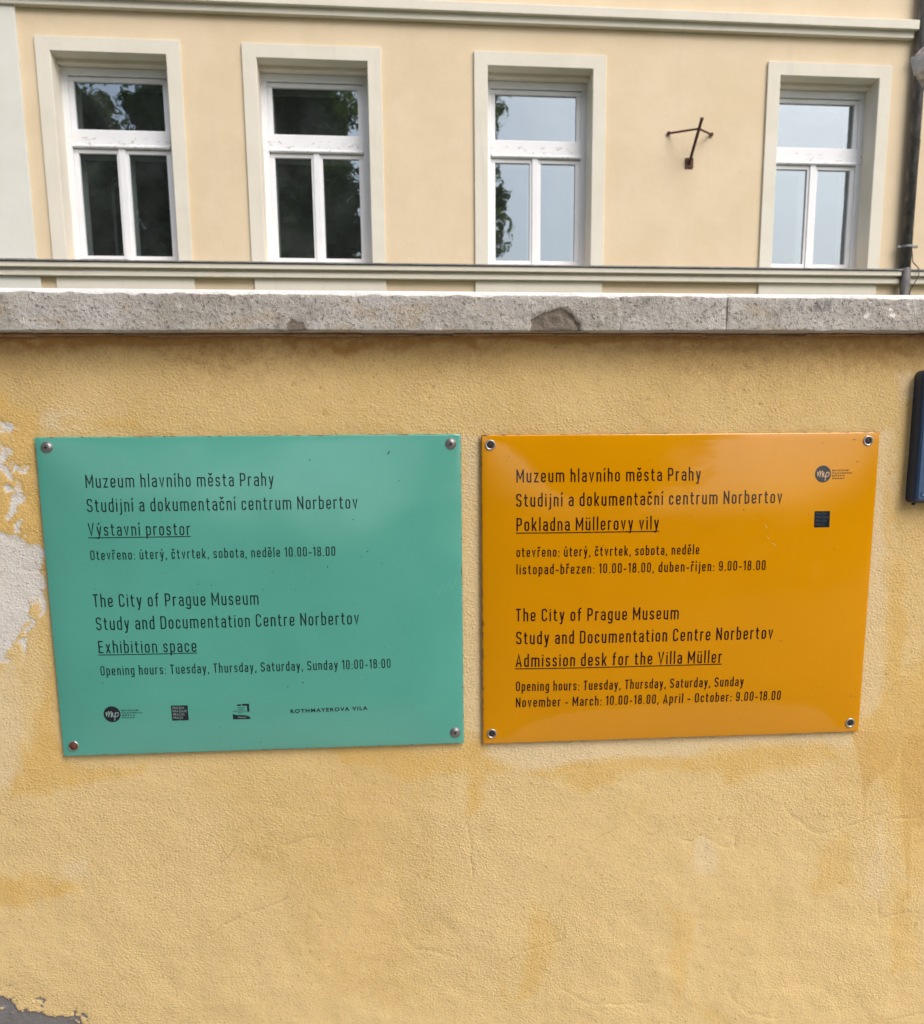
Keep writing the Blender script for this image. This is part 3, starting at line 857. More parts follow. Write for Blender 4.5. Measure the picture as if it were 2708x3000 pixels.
def glyph(ch, w):
    """(advance width, strokes) with the cap height as 1"""
    h = w / 2
    x = .735
    acc = {'á': ('a', "'"), 'í': ('ı', "'"), 'ý': ('y', "'"), 'ú': ('u', "'"), 'é': ('e', "'"), 'ě': ('e', 'v'), 'č': ('c', 'v'), 'ř': ('r', 'v'), 'š': ('s', 'v'), 'ž': ('z', 'v'), 'ü': ('u', ':')}
    if ch in acc:
        bch, k = acc[ch]
        wd, st = glyph(bch, w)
        m_ = wd / 2 if bch != 'r' else wd / 2 + .01
        if k == "'":
            st = st + [[(m_ - .04, x + .14), (m_ + .05, x + .31)]]
        elif k == 'v':
            st = st + [[(m_ - .12, x + .29), (m_, x + .155), (m_ + .12, x + .29)]]
        else:
            st = st + [[(m_ - .10, x + .19 - h), (m_ - .10, x + .19 + h)], [(m_ + .10, x + .19 - h), (m_ + .10, x + .19 + h)]]
        return wd, st
    W = .365
    L, R, T, B = h, W - h, x - h, h
    r = (W - w) / 2
    A = 1.045
    stem = lambda X_, z0, z1: [(X_, z0), (X_, z1)]
    if ch == 'a':
        return W - .01, [fil([(L, x * .76), (L, T), (R, T), (R, 0)], r), fil([(R, x * .56), (L, x * .56), (L, B), (R, B)], r * .9)]
    if ch == 'b':
        return W, [stem(L, 0, A), fil([(L, T), (R, T), (R, B), (L, B)], r)]
    if ch == 'd':
        return W, [stem(R, 0, A), fil([(R, T), (L, T), (L, B), (R, B)], r)]
    if ch == 'p':
        return W, [stem(L, -.25, x), fil([(L, T), (R, T), (R, B), (L, B)], r)]
    if ch == 'g':
        return W, [fil([(R, x), (R, -.25 + h), (L, -.25 + h), (L, -.10)], r), fil([(R, T), (L, T), (L, B + .02), (R, B + .02)], r)]
    if ch == 'c':
        return W - .02, [fil([(R - .02, x * .66), (R - .02, T), (L, T), (L, B), (R - .02, B), (R - .02, x * .34)], r)]
    if ch == 'e':
        return W, [fil([(L, x * .47), (R, x * .47), (R, T), (L, T), (L, B), (R, B), (R, x * .25)], r)][:1] if False else [[(L, x * .475), (R, x * .475)], fil([(R, x * .475), (R, T), (L, T), (L, B), (R, B), (R, x * .27)], r)]
    if ch == 'o':
        return W, [loop(L, R, B, T, r)]
    if ch == 'f':
        return .27, [fil([(.11, 0), (.11, A - h), (.27, A - h)], .12), [(0, x - h), (.25, x - h)]]
    if ch == 't':
        return .28, [fil([(.11, .93), (.11, B), (.28, B)], .12), [(0, x - h), (.26, x - h)]]
    if ch == 'h':
        return W, [stem(L, 0, A), fil([(L, T), (R, T), (R, 0)], r)]
    if ch == 'n':
        return W, [stem(L, 0, x), fil([(L, T), (R, T), (R, 0)], r)]
    if ch == 'm':
        w2 = .63
        m_ = w2 / 2
        return w2, [stem(h, 0, x), fil([(h, T), (m_, T), (m_, 0)], r), fil([(m_, T), (w2 - h, T), (w2 - h, 0)], r)]
    if ch == 'u':
        return W, [stem(R, 0, x), fil([(L, x), (L, B), (R, B)], r)]
    if ch == 'r':
        return .26, [stem(h, 0, x), fil([(h, T - .04), (h + .05, T), (.26, T)], .1)]
    if ch == 'ı':
        return w, [stem(h, 0, x)]
    if ch == 'i':
        return w, [stem(h, 0, x), stem(h, .91 - h, .91 + h * .8)]
    if ch == 'j':
        return w + .05, [fil([(h + .05, x), (h + .05, -.25 + h), (-.03, -.25 + h)], .13), stem(h + .05, .91 - h, .91 + h * .8)]
    if ch == 'l':
        return w, [stem(h, 0, A)]
    if ch == 'k':
        return W, [stem(L, 0, A), [(W - h * .9, x), (L + h, .27)], [(L + .09, .36), (W - h * .6, 0)]]
    if ch == 's':
        return W - .03, [fil([(R - .03, x * .73), (R - .03, T), (L, T), (L, x * .53), (R - .03, x * .47), (R - .03, B), (L, B), (L, x * .27)], r * .9)]
    if ch == 'v':
        return .37, [[(h * .9, x), (.185, h * .6), (.37 - h * .9, x)]]
    if ch == 'x':
        return .37, [[(h, x), (.37 - h, 0)], [(.37 - h, x), (h, 0)]]
    if ch == 'y':
        return .37, [[(h * .9, x), (.19, .04)], fil([(.37 - h * .9, x), (.165, -.12), (.14, -.25 + h), (.03, -.25 + h)], .08)]
    if ch == 'z':
        return .34, [[(0, T), (.34 - h, T), (h, B), (.34, B)]]
    # capitals and figures
    C = .41
    CL, CR, CT = h, C - h, 1 - h
    cr = (C - w) / 2
    if ch == 'M':
        return .56, [stem(h, 0, 1), stem(.56 - h, 0, 1), [(h, .985 - h), (.28, .30), (.56 - h, .985 - h)]]
    if ch == 'N':
        return .45, [stem(h, 0, 1), stem(.45 - h, 0, 1), [(h, .97 - h), (.45 - h, .03 + h)]]
    if ch == 'S':
        return C, [fil([(CR, .76), (CR, CT), (CL, CT), (CL, .54), (CR, .46), (CR, h), (CL, h), (CL, .24)], cr * .95)]
    if ch == 'V':
        return .45, [[(h * .8, 1), (.225, h * .6), (.45 - h * .8, 1)]]
    if ch == 'A':
        return .45, [[(h * .8, 0), (.225, 1 - h * .6), (.45 - h * .8, 0)], [(.10, .27), (.35, .27)]]
    if ch == 'O':
        return C, [loop(CL, CR, h, CT, cr)]
    if ch == 'D':
        return C + .02, [stem(h, 0, 1), fil([(h, CT), (CR + .02, CT), (CR + .02, h), (h, h)], cr)]
    if ch == 'P':
        return C, [stem(h, 0, 1), fil([(h, CT), (CR, CT), (CR, .44), (h, .44)], cr)]
    if ch == 'E':
        return .36, [stem(h, 0, 1), [(h, CT), (.36, CT)], [(h, .52), (.33, .52)], [(h, h), (.36, h)]]
    if ch == 'T':
        return .38, [stem(.19, 0, CT), [(0, CT), (.38, CT)]]
    if ch == 'C':
        return C, [fil([(CR, .72), (CR, CT), (CL, CT), (CL, h), (CR, h), (CR, .28)], cr)]
    if ch == '0':
        return .38, [loop(h, .38 - h, h, CT, (.38 - w) / 2)]
    if ch == '1':
        return .22, [stem(.22 - h, 0, 1), [(.01, .80), (.22 - h, 1 - h * .8)]]
    if ch == '8':
        return .38, [loop(h + .015, .365 - h, .52, CT, (.35 - w) / 2), loop(h, .38 - h, h, .52, (.38 - w) / 2)]
    if ch == '9':
        return .38, [loop(h, .38 - h, .42, CT, (.38 - w) / 2), fil([(.38 - h, .72), (.38 - h, h), (h, h), (h, .24)], (.38 - w) / 2)]
    if ch == '.':
        return w, [stem(h, 0, w)]
    if ch == ',':
        return w, [[(h + .01, w), (h - .03, -.12)]]
    if ch == ':':
        return w, [stem(h, 0, w), stem(h, .52 - h, .52 + h)]
    if ch == '–':
        return .28, [[(.0, .36), (.28, .36)]]
    return .10, []


def ribbon(pts, hw):
    """quads of constant width along a polyline, mitred"""
    p = [Vector(q) for q in pts]
    p = [q for i, q in enumerate(p) if i == 0 or (q - p[i - 1]).length > 1e-5]
    closed = (p[0] - p[-1]).length < 1e-4
    n = len(p)
    vs = []
    for i in range(n):
        if closed and i in (0, n - 1):
            a, c = p[-2], p[1]
            d0, d1 = (p[0] - a).normalized(), (c - p[0]).normalized()
        else:
            d0 = (p[i] - p[i - 1]).normalized() if i else (p[1] - p[0]).normalized()
            d1 = (p[i + 1] - p[i]).normalized() if i < n - 1 else d0
        n0, n1 = Vector((-d0.y, d0.x)), Vector((-d1.y, d1.x))
        mm = n0 + n1
        mm = mm.normalized() if mm.length > 1e-6 else n0
        k = min(1 / max(mm.dot(n0), .35), 2.2)
        vs += [p[i] + mm * hw * k, p[i] - mm * hw * k]
    return vs, [(2 * i, 2 * i + 1, 2 * i + 3, 2 * i + 2) for i in range(n - 1)]


SIGN = {'G': dict(s=(-.4915, .0777, 1.1322, 1.5776), A=.013), 'O': dict(s=(.1054, .6760, 1.1300, 1.5760), A=.012)}


def dome(k, x, z):
    s, A_ = SIGN[k]['s'], SIGN[k]['A']
    u = max(-1, min(1, (2 * x - s[0] - s[1]) / (s[1] - s[0])))
    v = max(-1, min(1, (2 * z - s[2] - s[3]) / (s[3] - s[2])))
    return -.0075 - A_ * (1 - abs(u) ** 4) * (1 - abs(v) ** 3)


def seat(k, x, z):
    """place a point measured on the flatter plate on the more bulging one"""
    d = -.005 - dome(k, x, z) - (.0 if k == 'O' else .0)
    old = (d - .0025) * ((8 / 13) if k == 'G' else 1.0)
    s = 1 - (d - old) / 1.14
    return x * s, 1.55 + (z - 1.55) * s


class Flat:
    """marks lying on a sign: every stroke a hair above the one before"""
    def __init__(self, k, lift=.00022):
        self.k, self.v, self.f, self.lift = k, [], [], lift

    def add(self, pts, faces, lvl=0):
        n = len(self.v)
        for x, z in pts:
            x, z = seat(self.k, x, z)
            self.v.append((x, dome(self.k, x, z) - self.lift - .00003 * lvl, z))
        self.f += [tuple(n + i for i in f) for f in faces]

    def poly(self, pts, lvl=0):
        self.add(pts, [tuple(range(len(pts)))], lvl)

    def line(self, pts, hw, lvl=0):
        v, f = ribbon(pts, hw)
        self.add([(q.x, q.y) for q in v], f, lvl)

    def build(self, name, mat, parent):
        return link(name, mesh_of(self.v, self.f, name), mat, parent)


def text_line(k, txt, p, q, cap, under, w, mat, parent):
    gap = .178
    cur, strokes = 0.0, []
    for i, ch in enumerate(txt):
        wd, st = glyph(ch, w)
        for s in st:
            strokes.append([(cur + a_, b_) for a_, b_ in s])
        cur += wd + gap
    total = cur - gap
    sx = (q[0] - p[0]) / total / cap
    F_ = Flat(k)
    dz = (q[1] - p[1]) / total
    for i, s in enumerate(strokes):
        v, f = ribbon([(a_ * min(sx, 1.6), b_) for a_, b_ in s], w / 2)
        F_.add([(p[0] + vv.x * cap, p[1] + vv.x / sx * dz + vv.y * cap) for vv in v], f, i % 5)
    if under:
        hw = w * .30 * cap
        zb = -.150 * cap
        F_.line([(p[0] - .001 + (q[0] - p[0] + .0015) * i / 40, p[1] + zb) for i in range(41)], hw, 6)
    F_.build('text_line', mat, parent)


def font_text(k, txt, p, q, cap, mat, parent, name, bold=0.0, lvl=0, space=1.0, slant=0.0, target=None):
    cu = bpy.data.curves.new('font', 'FONT')
    cu.body = txt
    cu.size = 1.0
    cu.space_character = space
    cu.offset = bold
    cu.resolution_u = 3
    ob = bpy.data.objects.new('font', cu)
    COL.objects.link(ob)
    bpy.context.view_layer.update()
    me_ = bpy.data.meshes.new_from_object(ob.evaluated_get(bpy.context.evaluated_depsgraph_get()))
    bpy.data.objects.remove(ob)
    vs = np.array([v.co[:2] for v in me_.vertices])
    fs = [tuple(f.vertices) for f in me_.polygons]
    bpy.data.meshes.remove(me_)
    x0, x1 = vs[:, 0].min(), vs[:, 0].max()
    ch = .729
    F_ = target or Flat(k)
    pts = []
    for a_, b_ in vs:
        t = (a_ - x0) / (x1 - x0)
        pts.append((p[0] + t * (q[0] - p[0]) + slant * b_ * cap, p[1] + t * (q[1] - p[1]) + b_ / ch * cap))
    F_.add(pts, fs, lvl)
    if target is None:
        return F_.build(name, mat, parent)


def plate(k, mat, parent):
    s = SIGN[k]['s']
    n, mgrid = 70, 56
    us = np.linspace(0, 1, n)
    vs_ = np.linspace(0, 1, mgrid)
    ins = .0022
    gx = s[0] + ins + us * (s[1] - s[0] - 2 * ins)
    gz = s[2] + ins + vs_ * (s[3] - s[2] - 2 * ins)
    V_, E_ = [], []
    for z in gz:
        for x in gx:
            V_.append((x, dome(k, x, z), z))
            E_.append(min(x - s[0], s[1] - x, z - s[2], s[3] - z))
    F_ = [tuple(int(i) for i in f) for f in grid_faces(n, mgrid)]
    ring = [i for i in range(n)] + [j * n + n - 1 for j in range(1, mgrid)] + [(mgrid - 1) * n + i for i in range(n - 2, -1, -1)] + [j * n for j in range(mgrid - 2, 0, -1)]
    prev = ring
    for off_, yy in ((.0012, .0004), (.0020, .0014), (.0022, .0027), (.0020, .0042)):
        cur = []
        for i in ring:
            x, y, z = V_[i]
            nx = x + (-off_ if abs(x - gx[0]) < 1e-9 else off_ if abs(x - gx[-1]) < 1e-9 else 0)
            nz = z + (-off_ if abs(z - gz[0]) < 1e-9 else off_ if abs(z - gz[-1]) < 1e-9 else 0)
            V_.append((nx, y + yy, nz))
            E_.append(max(0.0, .0022 - off_) * .6 - yy * .3)
            cur.append(len(V_) - 1)
        for i in range(len(ring)):
            j = (i + 1) % len(ring)
            F_.append((prev[j], prev[i], cur[i], cur[j]))
        prev = cur
    F_.append(tuple(prev))
    me_ = mesh_of(V_, F_, 'plate')
    at = me_.attributes.new('edge', 'FLOAT', 'POINT')
    at.data.foreach_set('value', np.array(E_, np.float32))
    bm_ = bmesh.new()
    bm_.from_mesh(me_)
    bmesh.ops.recalc_face_normals(bm_, faces=bm_.faces)
    bm_.to_mesh(me_)
    bm_.free()
    return link('plate', me_, mat, parent, smooth=True)


def screw(k, x, z, kind, parent):
    x, z = seat(k, x, z)
    y = dome(k, x, z)
    b = MB()
    if kind == 'pan':
        b.lathe_y([(.0069, y + .001), (.0069, y - .0006), (.0063, y - .0014), (.0050, y - .0024), (.0036, y - .0029), (.0, y - .0031)], x, z)
        s = b.build('screw', M['steel'], parent, smooth=True)
        c = MB()
        a = .5
        for ang in (.25, .25 + math.pi / 2):
            d = Vector((math.cos(ang), math.sin(ang)))
            e = Vector((-d.y, d.x))
            n = len(c.v)
            for q in (d * .0027 + e * .0007, d * .0027 - e * .0007, -d * .0027 - e * .0007, -d * .0027 + e * .0007):
                c.v.append((x + q.x, y - .0030 - .00025 - (0.00004 if ang > 1 else 0), z + q.y))
            c.f.append((n, n + 1, n + 2, n + 3))
        c.build('cross_slot', M['dark_hole'], s)
        w_ = MB().lathe_y([(.0078, y + .001), (.0078, y - .0004), (.0072, y - .0008), (.0068, y - .0008)], x, z).build('washer', M['steel'], s, smooth=True)
    elif kind == 'rusty':
        s = MB().lathe_y([(.0052, y + .001), (.0052, y - .0016), (.0046, y - .0026), (.0, y - .0029)], x, z).build('screw', M['rust'], parent, smooth=True)
        s['label'] = 'rusty brown screw head in a pale ring'
        MB().lathe_y([(.0074, y + .001), (.0074, y - .0010), (.0066, y - .0018), (.0056, y - .0014), (.0053, y + .0002)], x, z).build('washer', M['bright_steel'], s, smooth=True)
    else:
        s = MB().lathe_y([(.0072, y + .001), (.0072, y - .0011), (.0065, y - .0019), (.0053, y - .0017), (.0047, y - .0004), (.0047, y + .0006)], x, z).build('eyelet', M['bright_steel'], parent, smooth=True)
        MB().lathe_y([(.00468, y + .0004), (.0044, y - .0004), (.003, y - .0008), (.0, y - .0009)], x, z).build('screw', M['dark_hole'], s, smooth=True)


def blot(k, x, z, r, F_, seed):
    rr = random.Random(seed)
    pts = [(x + r * rr.uniform(.5, 1.1) * math.cos(a_), z + r * rr.uniform(.45, 1.2) * math.sin(a_)) for a_ in np.linspace(0, 2 * math.pi, 8)[:-1]]
    F_.poly(pts)


gs = thing('museum_sign', 'green enamel sign with dark text and a row of four small logos at the bottom', 'sign', (0, 0, 0), group='enamel signs on the wall')
osn = thing('museum_sign', 'glossy orange enamel sign with brown text and a dark square at the right', 'sign', (0, 0, 0), group='enamel signs on the wall')
plate('G', M['green'], gs)
plate('O', M['orange'], osn)
for k, txt, p, q, cap, un in TEXTS:
    small = cap < .0155
    if k == 'G':
        text_line(k, txt, p, q, cap, un, .097 if not small else .106, M['green_ink'], gs)
    else:
        text_line(k, txt, p, q, cap, un, .112 if not small else .118, M['orange_ink'], osn)


def museum_logo(k, c, rx, rz, lines, parent, letter_mat):
    F_ = Flat(k)
    F_.poly([(c[0] + rx * math.cos(a_), c[1] + rz * math.sin(a_)) for a_ in np.linspace(0, 2 * math.pi, 49)[:-1]])
    d = F_.build('logo_disc', M['navy_ink' if k == 'G' else 'navy_gloss'], parent)
    L_ = Flat(k, .00030)
    lvl = 0
    for pts in ([(-.80, .10), (-.70, .30), (-.74, -.28), (-.66, -.05), (-.42, .40), (-.36, .30), (-.46, -.36)], [(-.46, -.36), (-.36, -.02), (-.10, .38), (-.04, .28), (-.14, -.40)],
                [(-.14, -.40), (.02, .02), (.12, .24), (.06, -.18), (.14, -.38), (.30, -.30), (.46, .22)], [(.46, .22), (.28, -.72)], [(.20, -.74), (.36, -.70)], [(.34, -.16), (.50, .16), (.74, .24), (.84, .06), (.76, -.20), (.52, -.34), (.36, -.28)]):
        L_.line(fil([(c[0] + a_ * rx * .93, c[1] + b_ * rz) for a_, b_ in pts], rx * .1, 3), rx * .042, lvl)
        lvl += 1
    L_.build('logo_letters', letter_mat, d)
    T_ = Flat(k)
    for wd_, (p, q) in zip(('MUZEUM', 'HLAVNÍHO', 'MĚSTA', 'PRAHY'), lines):
        font_text(k, wd_, p, q, .00205, None, None, '', bold=.03, space=1.35, target=T_)
    T_.build('logo_caption', M['green_ink' if k == 'G' else 'orange_ink'], parent)


museum_logo('G', (-.4188, 1.1931), .0117, .0117, [[(-0.4053, 1.1974), (-0.3821, 1.1973)], [(-0.4053, 1.1939), (-0.377, 1.1935)], [(-0.4053, 1.1902), (-0.3872, 1.1899)], [(-0.4055, 1.1866), (-0.3873, 1.1864)]], gs, M['pale_green_ink'])
museum_logo('O', (.5939, 1.5172), .0119, .0120, [[(0.6077, 1.5211), (0.6321, 1.5211)], [(0.6078, 1.5174), (0.6376, 1.5172)], [(0.608, 1.5136), (0.6267, 1.5136)], [(0.6079, 1.5098), (0.6271, 1.5097)]], osn, M['pale_orange_ink'])


def prague_square(k, corners, rows, bar, parent, ink):
    F_ = Flat(k)
    F_.poly(corners)
    s = F_.build('logo_square', M['navy_ink' if k == 'G' else 'navy_gloss'], parent)
    T_ = Flat(k, .00032)
    for txt, (p, q) in rows:
        font_text(k, txt, p, q, .0036, None, None, '', target=T_)
    T_.line([(bar[0][0], bar[0][1] + (bar[1][1] - bar[0][1]) * i / 8) for i in range(9)], .00022, 1)
    T_.build('logo_letters', ink, s)


rows_g = [('PRA', [(-0.3345, 1.1985), (-0.3266, 1.1985)]), ('HA', [(-0.324, 1.1984), (-0.3183, 1.1984)]), ('PRA', [(-0.3345, 1.1937), (-0.3266, 1.1936)]), ('GUE', [(-0.324, 1.1934), (-0.3153, 1.1934)]),
          ('PRA', [(-0.3344, 1.1887), (-0.3267, 1.1887)]), ('GA', [(-0.3239, 1.1886), (-0.3183, 1.1885)]), ('PRA', [(-0.3343, 1.1838), (-0.3266, 1.1837)]), ('G', [(-0.3238, 1.1836), (-0.3212, 1.1837)])]
prague_square('G', [(-0.3365, 1.1812), (-0.3134, 1.1811), (-0.3136, 1.2035), (-0.3367, 1.2038)], rows_g, [(-.3252, 1.2034), (-.3252, 1.1813)], gs, M['pale_green_ink'])
mx_ = lambda pt: (.5832 + (pt[0] + .3367) * 1.015, 1.4413 + (pt[1] - 1.1811) * 1.04)
prague_square('O', [(0.5833, 1.4413), (0.6069, 1.4412), (0.6067, 1.4645), (0.5832, 1.4646)], [(t_, [mx_(p), mx_(q)]) for t_, (p, q) in rows_g], [mx_((-.3252, 1.2032)), mx_((-.3252, 1.1815))], osn, M['dim_ink'])
# villa logo
F_ = Flat('G')
F_.poly([(-0.2447, 1.2005), (-0.2391, 1.2005), (-0.2391, 1.2027), (-0.2448, 1.2026)])
F_.poly([(-0.2377, 1.2005), (-.2311, 1.2004), (-0.2279, 1.2033), (-0.2377, 1.2033)])
F_.poly([(-0.2311, 1.1912), (-0.2279, 1.1913), (-0.2279, 1.2033), (-.2311, 1.2004)])
F_.poly([(-0.2518, 1.1805), (-0.2276, 1.1801), (-0.2274, 1.1833), (-0.2334, 1.1861), (-0.2476, 1.1869), (-0.2516, 1.1889)])
vl = F_.build('logo_villa', M['navy_ink'], gs)
T_ = Flat('G')
for txt, (p, q) in zip(('ADOLF', 'LOOS', 'MÜLLEROVA', 'VILA'), [[(-0.2448, 1.1967), (-0.2348, 1.1967)], [(-0.2442, 1.1941), (-0.2357, 1.1941)], [(-0.2509, 1.1915), (-0.2323, 1.1914)], [(-0.2443, 1.1889), (-0.2374, 1.1889)]]):
    font_text('G', txt, p, q, .0020, None, None, '', target=T_)
T_.build('logo_caption', M['green_ink'], vl)
T_ = Flat('G', .00032)
font_text('G', 'PRAHA', (-.2440, 1.1820), (-.2326, 1.1820), .0024, None, None, '', target=T_)
T_.build('logo_letters', M['pale_green_ink'], vl)
font_text('G', 'ROTHMAYEROVA VILA', (-0.1704, 1.1872), (-0.0609, 1.1886), .0058, M['green_ink'], gs, 'logo_name', space=1.25, bold=.028)
F_ = Flat('G', .00018)
F_.line([(0.0411, 1.3644), (0.0439, 1.3553), (0.0499, 1.3688), (0.052, 1.3556), (0.0595, 1.3719), (0.0619, 1.36), (0.0686, 1.3738), (0.0704, 1.3775)], .00022)
F_.build('scratch', M['scratch'], gs)
for i, q in enumerate([(-0.0089, 1.5148), (-0.1863, 1.3909), (-0.0546, 1.4177), (-0.0628, 1.4103), (-0.0732, 1.4621), (-0.2882, 1.3764), (-0.2155, 1.1438), (-0.428, 1.239), (-0.0351, 1.4009), (-0.1103, 1.3971), (-0.1296, 1.544), (-0.1724, 1.2266), (-0.151, 1.2323), (-.27, 1.3745)]):
    F_ = Flat('G', .00016)
    blot('G', q[0], q[1], .0009 + .0005 * rng.random(), F_, i)
    F_.build('enamel_chip', M['chip_dark'], gs)
F_ = Flat('G', .00016)
F_.poly([(-.0238, 1.5505), (-.0222, 1.5510), (-.0205, 1.5548), (-.0212, 1.5556), (-.0232, 1.5530)])
F_.build('enamel_chip', M['chip_dark'], gs)
for i, q in enumerate([(0.5925, 1.5611), (0.4782, 1.4681), (0.1439, 1.5463), (0.6138, 1.2014), (0.6659, 1.1852), (0.2769, 1.4211), (0.6167, 1.4095)]):
    F_ = Flat('O', .00016)
    blot('O', q[0], q[1], .0008 + .0004 * rng.random(), F_, i + 40)
    F_.build('enamel_chip', M['chip_brown'], osn)
for x, z, a_ in ((0.6389, 1.565, .35), (0.6452, 1.5341, .2), (0.5425, 1.2761, .3), (0.6593, 1.1864, -.3)):
    dx, dz = math.cos(a_) * .0017, math.sin(a_) * .0017
    F_ = Flat('O', .00016)
    F_.line([(x - dx, z - dz), (x, z + .0001), (x + dx, z + dz)], .00045)
    F_.build('enamel_chip', M['chip_brown'], osn)
PSCR = mat_simple('pale_scratch', (.75, .50, .16), .5)
for p, q in (((.5095, 1.4480), (.5135, 1.4410)), ((.5135, 1.4300), (.5170, 1.4262)), ((.5215, 1.4205), (.5275, 1.4165))):
    F_ = Flat('O', .00018)
    F_.line([p, ((p[0] + q[0]) / 2, (p[1] + q[1]) / 2), q], .00035)
    F_.build('scratch', PSCR, osn)
for (x, z), kd in zip([(-0.4769, 1.564), (0.0633, 1.5641), (-0.4765, 1.1472), (0.0649, 1.1489)], ('pan', 'pan', 'rusty', 'pan')):
    screw('G', x, z, kd, gs)
for x, z in [(0.1182, 1.5622), (0.6598, 1.5635), (0.1188, 1.1456), (0.662, 1.1445)]:
    screw('O', x, z, 'eyelet', osn)

# ------------------------------------------------------------------ navy box at the right edge
bx = thing('wall_box', 'dark blue plastic box fixed to the wall at the right edge of the photo', 'box', (.724, 0, 1.4745))


def rrect(x0, x1, z0, z1, rs, n=6):
    pts = []
    for cx_, cz_, a0, r in ((x1, z0, -90, rs[0]), (x1, z1, 0, rs[1]), (x0, z1, 90, rs[2]), (x0, z0, 180, rs[3])):
        sx_, sz_ = (-1 if cx_ == x1 else 1), (1 if cz_ == z0 else -1)
        for k in range(n + 1):
            a_ = math.radians(a0 + 90 * k / n)
            pts.append((cx_ + sx_ * r + r * math.cos(a_), cz_ + sz_ * r + r * math.sin(a_)))
    return pts


o0 = rrect(.0005, .1395, 0, .1865, (.008, .010, .010, .007))
o1 = rrect(.0035, .1365, .003, .1835, (.006, .008, .008, .005))
nn = len(o0)
vs = [(x, .001, z) for x, z in o0] + [(x, -.0165, z) for x, z in o0] + [(x, -.0205, z) for x, z in o1]
fs = []
for lv in range(2):
    for i in range(nn):
        j = (i + 1) % nn
        fs.append((lv * nn + j, lv * nn + i, (lv + 1) * nn + i, (lv + 1) * nn + j))
shell = link('housing', mesh_of(vs, fs), M['box_side'], bx)
fo = rrect(.0036, .1364, .0031, .1834, (.006, .008, .008, .005))
link('front_panel', mesh_of([(x, -.0206, z) for x, z in fo] + [(x, -.0230, z) for x, z in rrect(.006, .134, .0055, .181, (.005, .006, .006, .004))], [(((i + 1) % nn), i, nn + i, nn + (i + 1) % nn) for i in range(nn)] + [tuple(range(nn, 2 * nn))]), M['box'], bx)
MB().lathe_y([(.0042, -.0228), (.0042, -.0237), (.0036, -.0239), (.0030, -.0236), (.0029, -.0231), (.0, -.0231)], .0135, .0135).build('screw_cap', M['box'], bx, smooth=True)
MB().tube([(.009, -.008, -.0032), (.009, -.008, .001)], .0026, 12).build('drain_nub', M['dark_hole'], bx)

# ------------------------------------------------------------------ sandstone capped pillar standing behind the wall, right of the view
PILR = math.radians(-54)
PILC = tuple(Vector((.888, .35, 0)) - Matrix.Rotation(PILR, 3, 'Z') @ Vector((-.312, -.270, 0)))
pl = thing('gate_pillar', 'eroded sandstone pillar cap poking in at the upper right edge', 'pillar', PILC, PILR)
MB().box(-.21, .21, -.16, .26, -.12, 2.17).build('shaft', M['shaft'], pl, bevel=.01)
n = 40
g = np.linspace(-1, 1, n)
U, Vv = np.meshgrid(g, g)
hx, hy = .312, .270
topz = 2.232 + .34 * (1 - np.maximum(np.abs(U), np.abs(Vv))) * .55 - .012 * np.clip((np.maximum(np.abs(U), np.abs(Vv)) - .9) / .1, 0, 1)
botz = 2.185 + .018 * fbm(U * hx, Vv * hy, 30, 301, 4, .6) + .020 * (np.maximum(np.abs(U), np.abs(Vv)) ** 3)
topz = topz + .004 * fbm(U * hx, Vv * hy, 25, 311, 3)
wob = 1 + .012 * fbm(U * hx, Vv * hy, 20, 321, 3)
vt = np.stack([U * hx * wob, Vv * hy * wob, topz], -1).reshape(-1, 3)
vb = np.stack([U * hx * wob * .985, Vv * hy * wob * .985, botz], -1).reshape(-1, 3)
F_ = [tuple(int(i) for i in f) for f in grid_faces(n, n)]
F2 = [tuple(n * n + i for i in reversed(f)) for f in F_]
rg = list(range(n)) + [j * n + n - 1 for j in range(1, n)] + [(n - 1) * n + i for i in range(n - 2, -1, -1)] + [j * n for j in range(n - 2, 0, -1)]
side = [(rg[i], n * n + rg[i], n * n + rg[(i + 1) % len(rg)], rg[(i + 1) % len(rg)]) for i in range(len(rg))]
cp = mesh_of(np.vstack([vt, vb]).tolist(), F_ + F2 + side)
link('cap', cp, M['stone'], pl, smooth=True)

# ------------------------------------------------------------------ street side: trees and hedge that the panes and the enamel mirror


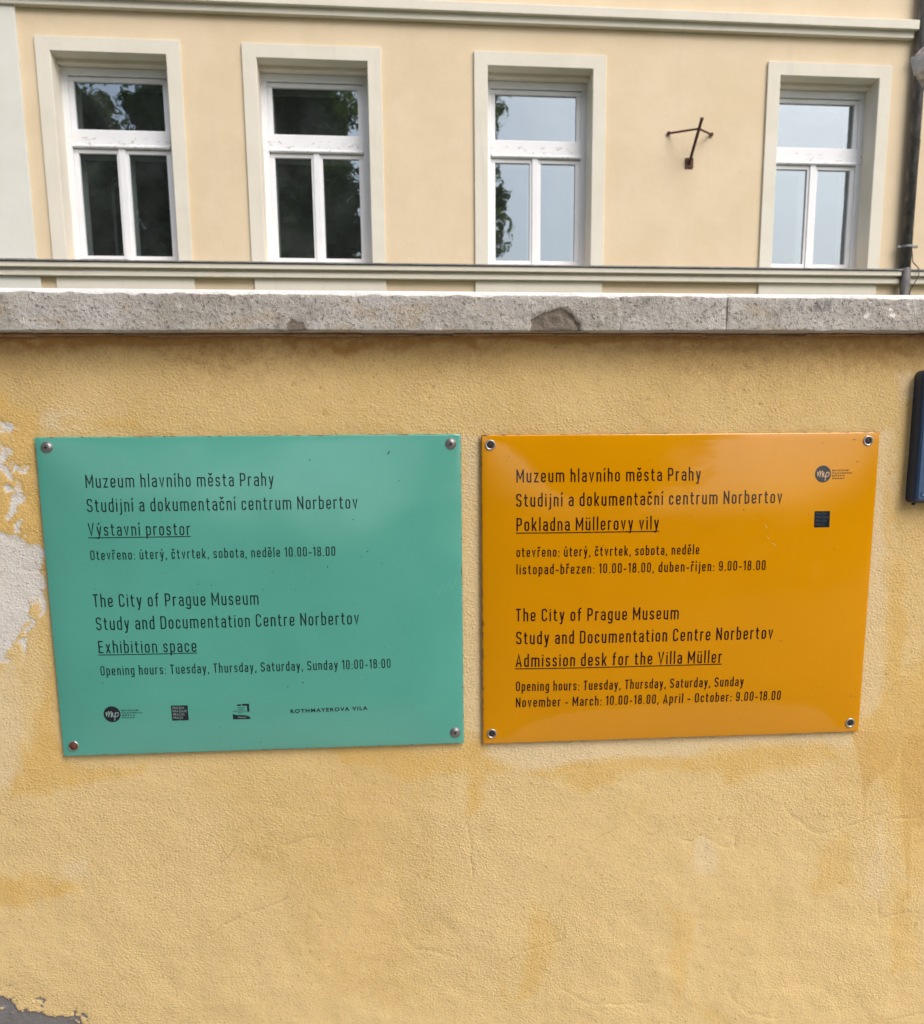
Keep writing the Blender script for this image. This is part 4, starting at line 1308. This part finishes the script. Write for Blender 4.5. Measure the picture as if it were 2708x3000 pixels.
def leaf_mesh(centers, n, seed, size):
    r = np.random.default_rng(seed)
    idx = r.integers(0, len(centers), n)
    c = np.array(centers)[idx]
    d = r.normal(size=(n, 3))
    d /= np.linalg.norm(d, axis=1)[:, None]
    rad = c[:, 3:4] * r.random((n, 1)) ** .45
    p = c[:, :3] + d * rad * np.array([1, 1, .8])
    nrm = d * .6 + r.normal(size=(n, 3)) * .6 + np.array([0, 0, .5])
    nrm /= np.linalg.norm(nrm, axis=1)[:, None]
    t = np.cross(nrm, r.normal(size=(n, 3)))
    t /= np.linalg.norm(t, axis=1)[:, None]
    b = np.cross(nrm, t)
    s = size * (.6 + .8 * r.random((n, 1)))
    V_ = np.stack([p - t * s, p - b * s * .5, p + t * s, p + b * s * .5], 1).reshape(-1, 3)
    return mesh_of(V_.tolist(), (np.arange(4 * n).reshape(n, 4)).tolist())


def tree(x, y, h, rad, label, seed, n=15000, clumps=60, base=.16, leaf=.13):
    r = random.Random(seed)
    t = thing('street_tree', label, 'tree', (x, y, -.1), group='street trees opposite the wall')
    b = MB()
    b.tube([(0, 0, 0), (.05, .03, h * .2), (-.05, .1, h * .45), (.1, 0, h * .7), (.05, .05, h * .92)], [.30, .24, .18, .10, .03], 12)
    cs = []
    for k in range(clumps):
        a = r.uniform(0, 2 * math.pi)
        z = h * r.uniform(base, .98)
        q = math.sin(math.pi * min(1, max(.0, (z / h - .06) / .96))) ** .6
        d = rad * q * r.uniform(.35, 1.0)
        tip = (d * math.cos(a), d * math.sin(a), z)
        cs.append((*tip, r.uniform(.7, 1.35)))
        b.tube([(0, 0, z * .72), (tip[0] * .5, tip[1] * .5, z * .84), tip], [.09, .05, .015], 6)
    b.build('trunk', M['bark'], t, smooth=True)
    link('crown', leaf_mesh(cs, n, seed, leaf), M['leaf'], t)


tree(2.35, -10.5, 14.5, 1.9, 'leafy tree opposite, its edge mirrored in the third window', 5, 80000, 100, .16, .10)
tree(-3.7, -11.5, 15.5, 4.3, 'broad tree opposite, mirrored dark in the second window', 8, 75000, 150, .40)
tree(-10.6, -11.0, 15.0, 4.4, 'broad tree opposite, mirrored dark in the leftmost window', 13, 75000, 140)
r = np.random.default_rng(77)
hc = [(x, float(r.uniform(-.2, .2)), float(z), .42) for x in np.arange(-22, 26, .55) for z in (.3, .8, 1.1 + r.uniform(-.2, .3))]
hg = link('hedge', leaf_mesh(hc, 26000, 78, .10), M['hedge'])
hg.location = (0, -9.2, -.1)
hg['label'] = 'clipped green hedge along the far side of the street'
hg['category'] = 'hedge'
